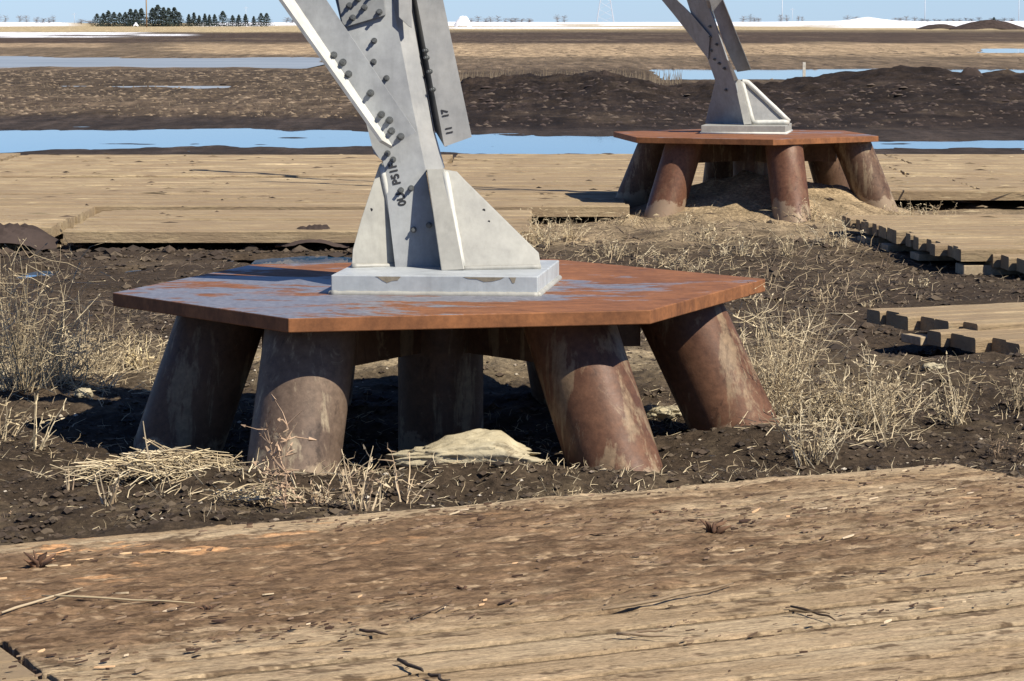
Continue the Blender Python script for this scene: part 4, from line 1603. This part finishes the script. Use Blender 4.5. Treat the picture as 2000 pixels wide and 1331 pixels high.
# weeds behind the near footing and round the far one
spec = [(1060, 478, .30, 'behind the right gusset of the near leg', 26), (1115, 470, .24, 'right of the gusset, behind the rusty plate', 22), (1030, 440, .22, 'beside the near edge of the mat road by the near leg', 16),
        (1190, 500, .2, 'behind the rusty plate, left of its middle', 16), (1290, 520, .18, 'behind the rusty plate right of its middle', 14), (1210, 440, .18, 'left of the far footing', 16),
        (1380, 470, .2, 'in front of the far footing between its left and middle legs', 18), (1450, 500, .22, 'in front of the middle leg of the far footing', 16), (1540, 500, .24, 'right below the middle leg of the far footing', 18),
        (1620, 480, .3, 'left of the stepped mat end', 18), (1590, 430, .26, 'on the mound between the middle and right legs of the far footing', 16), (1340, 440, .14, 'at the foot of the left lit leg of the far footing', 12),
        (1780, 425, .22, 'right of the far footing at the road edge', 16), (1830, 422, .16, 'beyond the stepped mat, right of the far footing', 12), (1700, 600, .12, 'on bare soil between the stepped mats', 6),
        (1800, 560, .12, 'thin, in the bare soil left of the upper right mat', 8), (1350, 530, .14, 'behind the right edge of the rusty plate', 12), (1250, 560, .1, 'just above the right part of the rusty plate', 6)]
for i, (x, y, h, w, n) in enumerate(spec):
    weed(x, y, h * .9, n, .35, 'dry weed tuft ' + w, 100 + i, branch=5, rad=.0032, curl=.35)
for i, (x, y, w) in enumerate(((690, 452, 'at the near road edge left of the near leg'), (600, 455, 'on the near rim of the mat road'), (650, 470, 'low, by the puddle'))):
    weed(x, y, .12, 12, .4, 'dark weed tuft ' + w, 140 + i, branch=5, rad=.003, cols_=[(.25, .19, .12), (.15, .11, .08)], grp='dark weeds by the mat road', cat='weed')

# reeds behind the berm and along the far pools, too many to count
b = MB()
rnd = random.Random(5)
for _ in range(900):
    if rnd.random() < .6:
        px = rnd.uniform(880, 1330); d = rnd.uniform(72, 86); h = rnd.uniform(.1, .4)
    else:
        px = rnd.uniform(0, 860); d = rnd.uniform(52, 100); h = rnd.uniform(.03, .11)
    x = (px - 1000) / F * d
    z = hz(x, d) - .02
    a = rnd.gauss(0, .15)
    b.tube([(x, d, z), (x + a * h, d, z + h)], [.010, .004], 3, False, rnd.choice([(.22, .17, .11), (.17, .13, .09), (.28, .22, .15)]))
o = b.build('reeds', M['straw']); o['kind'] = 'stuff'

b = MB()
rnd = random.Random(9)
pts = []
for _ in range(5200):
    k = rnd.random()
    if k < .62: pts.append((rnd.uniform(-60, 900), rnd.uniform(51, 100), 0))
    elif k < .8: pts.append((rnd.uniform(880, 2060), rnd.uniform(66, 190), 0))
    else: pts.append((rnd.uniform(860, 2060), rnd.uniform(46, 60), 1))
A_ = np.array(pts)
xx_ = (A_[:, 0] - 1000) / F * A_[:, 1]
zz_ = H(xx_, A_[:, 1])
for (px, d, kk), x, z in zip(pts, xx_, zz_):
    w = rnd.uniform(.03, .16) * d / 70; h = rnd.uniform(.01, .035)
    c = rnd.choice([(.19, .14, .09), (.15, .11, .07), (.05, .036, .027), (.24, .18, .12), (.06, .045, .03), (.10, .075, .05)] if not kk else [(.10, .075, .055), (.05, .036, .03), (.07, .05, .04)])
    vs = [(x + w * math.cos(a) * rnd.uniform(.6, 1.2), d + w * math.sin(a) * 1.2, z - .01) for a in (0, 1.25, 2.5, 3.77, 5.0)] + [(x, d, z + h)]
    b.add(vs, [(0, 1, 5), (1, 2, 5), (2, 3, 5), (3, 4, 5), (4, 0, 5)], c)
o = b.build('field_stubble', M['straw']); o['kind'] = 'stuff'

# ------------------------------------------------------------------ survey stake, poles, pylon, trees
b = MB()
sx_ = (1568 - 1000) / F * 76
b.box(sx_ - .04, sx_ + .04, 75.98, 76.03, -.25, CZ - (121 - HY) / F * 76)
tag(b.build('survey_stake', M['stake']), 'pale wooden stake standing behind the dark soil bank', 'stake')


def pole(px, d, ztop, r, label, mat='pole', arms=True):
    root = empty('utility_pole', ((px - 1000) / F * d, d, -.2), label, 'utility pole', 'poles on the horizon')
    x = (px - 1000) / F * d
    b = MB(); b.tube([(x, d, -.4), (x, d, ztop)], [r, r * .7], 10); b.build('shaft', M[mat], root, smooth=True)
    if arms:
        b = MB(); b.box(x - 1.2, x + 1.2, d - .1, d - r * .9, ztop - .8, ztop - .65); b.build('crossarm', M[mat], root)
    keep(root)


pole(291, 900, 13, .26, 'nearest brown pole standing in front of the spruce row')
pole(151, 1350, 6, .12, 'thin pole left of the spruce row', 'steelfar')
pole(484, 1350, 9, .12, 'thin pole at the right end of the spruces', 'steelfar')
pole(1524, 1350, 13, .22, 'thin pole on the horizon just right of the far tower leg', 'steelfar')
pole(1544, 1500, 9, .15, 'shorter of the two thin poles right of the far tower leg', 'steelfar')
pole(1801, 1350, 13, .22, 'thin pole on the horizon right of the snow mound', 'steelfar')
pole(1983, 1350, 14, .22, 'thin pole nearest the right edge of the horizon', 'steelfar')

py_root = empty('power_pylon', ((1181 - 1000) / F * 1900, 1900, 0), 'pale lattice power pylon on the horizon between the two tower legs', 'pylon')
b = MB()
cx = (1181 - 1000) / F * 1900
for sx in (-1, 1):
    for sy in (-1, 1):
        b.tube([(cx + sx * 6, 1900 + sy * 6, 0), (cx + sx * 2.2, 1900 + sy * 2.2, 24), (cx + sx * 1, 1900 + sy, 40)], .22, 5)
for k in range(6):
    z0 = k * 5; z1 = z0 + 5
    w0 = 6 - z0 / 24 * 3.8; w1 = 6 - z1 / 24 * 3.8
    for s in (-1, 1):
        b.tube([(cx - s * w0, 1900 - w0, z0), (cx + s * w1, 1900 - w1, z1)], .10, 4)
b.build('lattice', M['steelfar'], py_root)
b = MB()
for z, w in ((28, 11), (34, 9), (39, 6)):
    b.tube([(cx - w, 1900, z), (cx + w, 1900, z)], .25, 5)
b.build('crossarm', M['steelfar'], py_root)
keep(py_root)


def spruce(px, ytop, d, wpx, label, seed, grp='spruces of the shelter belt'):
    rnd = random.Random(seed)
    x = (px - 1000) / F * d
    ztop = CZ + (HY - ytop) / F * d
    zb = .1
    hh = ztop - zb
    w = wpx / F * d
    root = empty('spruce_tree', (x, d, zb), label, 'spruce tree', grp)
    b = MB(); b.tube([(x, d, zb - .4), (x, d, zb + hh * .8)], [.18, .05], 6); b.build('trunk', M['bark'], root)
    b = MB()
    for k in range(760):
        t = rnd.random() ** 1.0
        z = zb + .25 + (hh - .25) * (1 - t) + 0
        z = zb + .2 + (hh - .2) * t
        rr = (1 - t) ** .95 * w * .5 * (1 + .25 * math.sin(t * 34 + seed)) + .06
        a = rnd.uniform(0, 6.283)
        q = rr * rnd.uniform(.35, 1.1)
        c = Vector((x + math.cos(a) * q, d + math.sin(a) * q, z - q * .25))
        s = rnd.uniform(.3, .6) * (hh / 6)
        dv = Vector((math.cos(a), math.sin(a), -.35)) * s
        sv = Vector((-math.sin(a), math.cos(a), 0)) * s * .6
        g = rnd.choice([(.022, .031, .026), (.028, .038, .030), (.016, .024, .022), (.034, .044, .034)])
        b.add([c - sv, c + sv, c + dv + sv * .2, c + dv * .3 + Vector((0, 0, s * .3))], [(0, 1, 2), (0, 3, 2), (1, 3, 2)], g)
    b.build('crown', M['fir'], root)
    keep(root)


trees = [(195, 27, 12), (207, 26, 10), (217, 21, 14), (228, 24, 12), (239, 25, 11), (250, 24, 11), (260, 18, 12), (270, 19, 12), (281, 17, 12),
         (303, 16, 14), (313, 10, 18), (324, 15, 13), (334, 16, 13), (345, 15, 13), (354, 24, 12), (373, 28, 8), (383, 25, 10), (393, 30, 8), (404, 27, 8), (413, 29, 7),
         (423, 28, 9), (439, 22, 20), (458, 30, 12), (470, 29, 10), (483, 28, 9), (499, 32, 7), (513, 26, 14), (524, 26, 14), (1935, 34, 10)]
for i, (x, yt, w) in enumerate(trees):
    od = ['first', 'second', 'third', 'fourth', 'fifth', 'sixth', 'seventh', 'eighth', 'ninth', 'tenth', 'eleventh', 'twelfth', 'thirteenth', 'fourteenth']
    if i < 9: wh = od[i] + " dark spruce counted from the belt's left end"
    elif i < 15: wh = od[i - 9] + ' dark spruce to the right of the brown pole'
    elif i < 28: wh = od[27 - i] + " dark spruce counted from the belt's right end"
    else: wh = 'lone dark spruce on the right part of the horizon'
    spruce(x, yt, 1010 + (i * 37) % 50, w * (3.1 if i < 15 else 2.1), wh, i)


def bush(px, ytop, d, wpx, label, seed, c=((.16, .12, .10), (.22, .17, .14), (.12, .09, .08))):
    rnd = random.Random(seed)
    x = (px - 1000) / F * d
    ztop = CZ + (HY - ytop) / F * d
    w = wpx / F * d
    root = empty('bare_tree', (x, d, 0), label, 'bare tree', 'bare trees on the horizon')
    n = max(2, int(w / 3))
    b = MB(); tw = MB()
    for k in range(n):
        xx = x + (k + .5 - n / 2) * w / n + rnd.uniform(-.5, .5)
        H_ = ztop * rnd.uniform(.7, 1)
        b.tube([(xx, d, 0), (xx + rnd.uniform(-.3, .3), d, H_ * .7)], [.12, .04], 5)
        for _ in range(50):
            z = H_ * rnd.uniform(.3, 1)
            rr = w / n * .7 * math.sqrt(max(0, 1 - ((z / H_ - .6) / .45) ** 2))
            a = rnd.uniform(0, 6.28)
            tw.tube([(xx, d, z * .85), (xx + math.cos(a) * rr, d + math.sin(a) * rr, z)], [.05, .02], 3, False, rnd.choice(c))
    b.build('trunk', M['bark'], root)
    tw.build('crown', M['fir'], root)
    keep(root)


bush(10, 24, 1350, 24, 'pale bare trees at the far left edge of the horizon', 1)
bush(50, 29, 1350, 26, 'faint bare tree right of the far left ones', 2)
bush(85, 30, 1350, 24, 'low bare trees in the middle of the left horizon', 3)
bush(107, 28, 1350, 18, 'taller bare tree in the left group nearest the pole', 4)
bush(172, 36, 1300, 34, 'reddish bare shrubs touching the left end of the spruces', 5)
bush(590, 33, 1350, 70, 'wide bare bushes partly behind the left brace', 6)
bush(960, 30, 1350, 90, 'long bare bush line right of the white snow pile', 7)
bush(1095, 27, 1350, 24, 'round bare tree left of the pylon', 8)
bush(1020, 31, 1350, 40, 'low bare bushes between the snow pile and the round tree', 9)
bush(1455, 27, 1350, 26, 'bare bush just right of the far tower leg', 10)
bush(1475, 29, 1350, 20, 'second bare bush right of the far tower leg', 11)
bush(1527, 26, 1350, 22, 'bare tree at the foot of the taller thin pole', 12)
bush(1560, 29, 1350, 14, 'small bare bush right of the two thin poles', 13)
bush(1660, 27, 1500, 30, 'bare bush at the left side of the snow mound', 14)
bush(1760, 28, 1350, 50, 'bare bushes right of the snow mound', 15)
bush(1850, 33, 1350, 120, 'long dark hedge of bare bushes on the right horizon', 16, ((.08, .06, .055), (.11, .08, .07)))
bush(1950, 34, 1350, 50, 'dark bare bushes nearest the right edge', 17, ((.08, .06, .055), (.11, .08, .07)))


# white snow pile left, soil piles right, light blobs
def mound(name, px, yb, ytop, wpx, d, mat, label, cat, seed, colr=None):
    rnd = random.Random(seed)
    x0 = (px - 1000) / F * d
    zb = CZ - (yb - HY) / F * d
    ztop = CZ - (ytop - HY) / F * d
    w = wpx / F * d / 2
    n = 40
    us = np.linspace(-1, 1, n); 
    gx, gy = np.meshgrid(us, us)
    rr = np.sqrt(gx ** 2 + gy ** 2)
    zz = (ztop - zb) * np.clip(1 - rr ** 1.6, -.3, 1) * (1 + .35 * fbm(gx * 2 + seed, gy * 2, seed, 4))
    vs = np.stack([x0 + gx * w, d + gy * w * .5, zb + zz], -1).reshape(-1, 3)
    ii = np.arange(n * n).reshape(n, n)
    b = MB()
    b.add([tuple(v) for v in vs], [tuple(int(k) for k in q) for q in np.stack([ii[:-1, :-1], ii[:-1, 1:], ii[1:, 1:], ii[1:, :-1]], -1).reshape(-1, 4)])
    return tag(b.build(name, mat, smooth=True), label, cat)


darksoil_shadow = mat_plain('dark_soil_and_shadow', (.05, .036, .03), .4, .95, 1.5)
mound('snow_pile', 905, 48, 30, 34, 980, M['snow'], 'small bright white snow pile on the horizon right of the near tower leg', 'snow pile', 3)
mound('snow_pile', 270, 50, 45, 10, 900, M['snow'], 'tiny white snow lump in front of the spruce row', 'snow pile', 4)
mound('soil_pile', 1925, 56, 41, 150, 620, darksoil_shadow, 'long dark soil pile before the snow at the right edge', 'soil pile', 5)
mound('soil_pile', 1830, 56, 47, 90, 640, darksoil_shadow, 'lower dark soil pile left of the long one', 'soil pile', 6)
mound('soil_pile', 1890, 152, 128, 60, 62, darksoil_shadow, 'rough dark clod heap on top of the soil bank at the right', 'soil pile', 9)
mound('soil_pile', 1180, 158, 136, 22, 62, darksoil_shadow, 'small dark lump on the crest of the soil bank left of the far leg', 'soil pile', 8)

for (px, py, sc, lab) in ((100, 452, .30, 'dark lump added as tower shadow, near edge of the mat road at the left'), (640, 458, .22, 'dark lump added as tower shadow, near rim of the road left of the tower leg')):
    p = on_ground(px, py)
    b = MB()
    n = 26
    us = np.linspace(-1, 1, n)
    gx, gy = np.meshgrid(us, us)
    rr = np.sqrt(gx ** 2 + gy ** 2)
    zz = sc * .55 * np.clip(1 - rr ** 1.5, -.3, 1) * (1 + .7 * fbm(gx * 2.5 + px, gy * 2.5, 7, 4, .65))
    vs = np.stack([gx * sc * 1.3, gy * sc * .8, zz], -1).reshape(-1, 3)
    ii = np.arange(n * n).reshape(n, n)
    b.add([tuple(v) for v in vs], [tuple(int(k) for k in q) for q in np.stack([ii[:-1, :-1], ii[:-1, 1:], ii[1:, 1:], ii[1:, :-1]], -1).reshape(-1, 4)])
    o = b.build('shadow_lump', darksoil_shadow)  # dark mounds added in place of the tower lattice's shadow blobs
    o.location = (p.x, 21.45, -.12)
    tag(o, lab, 'shadow lump')
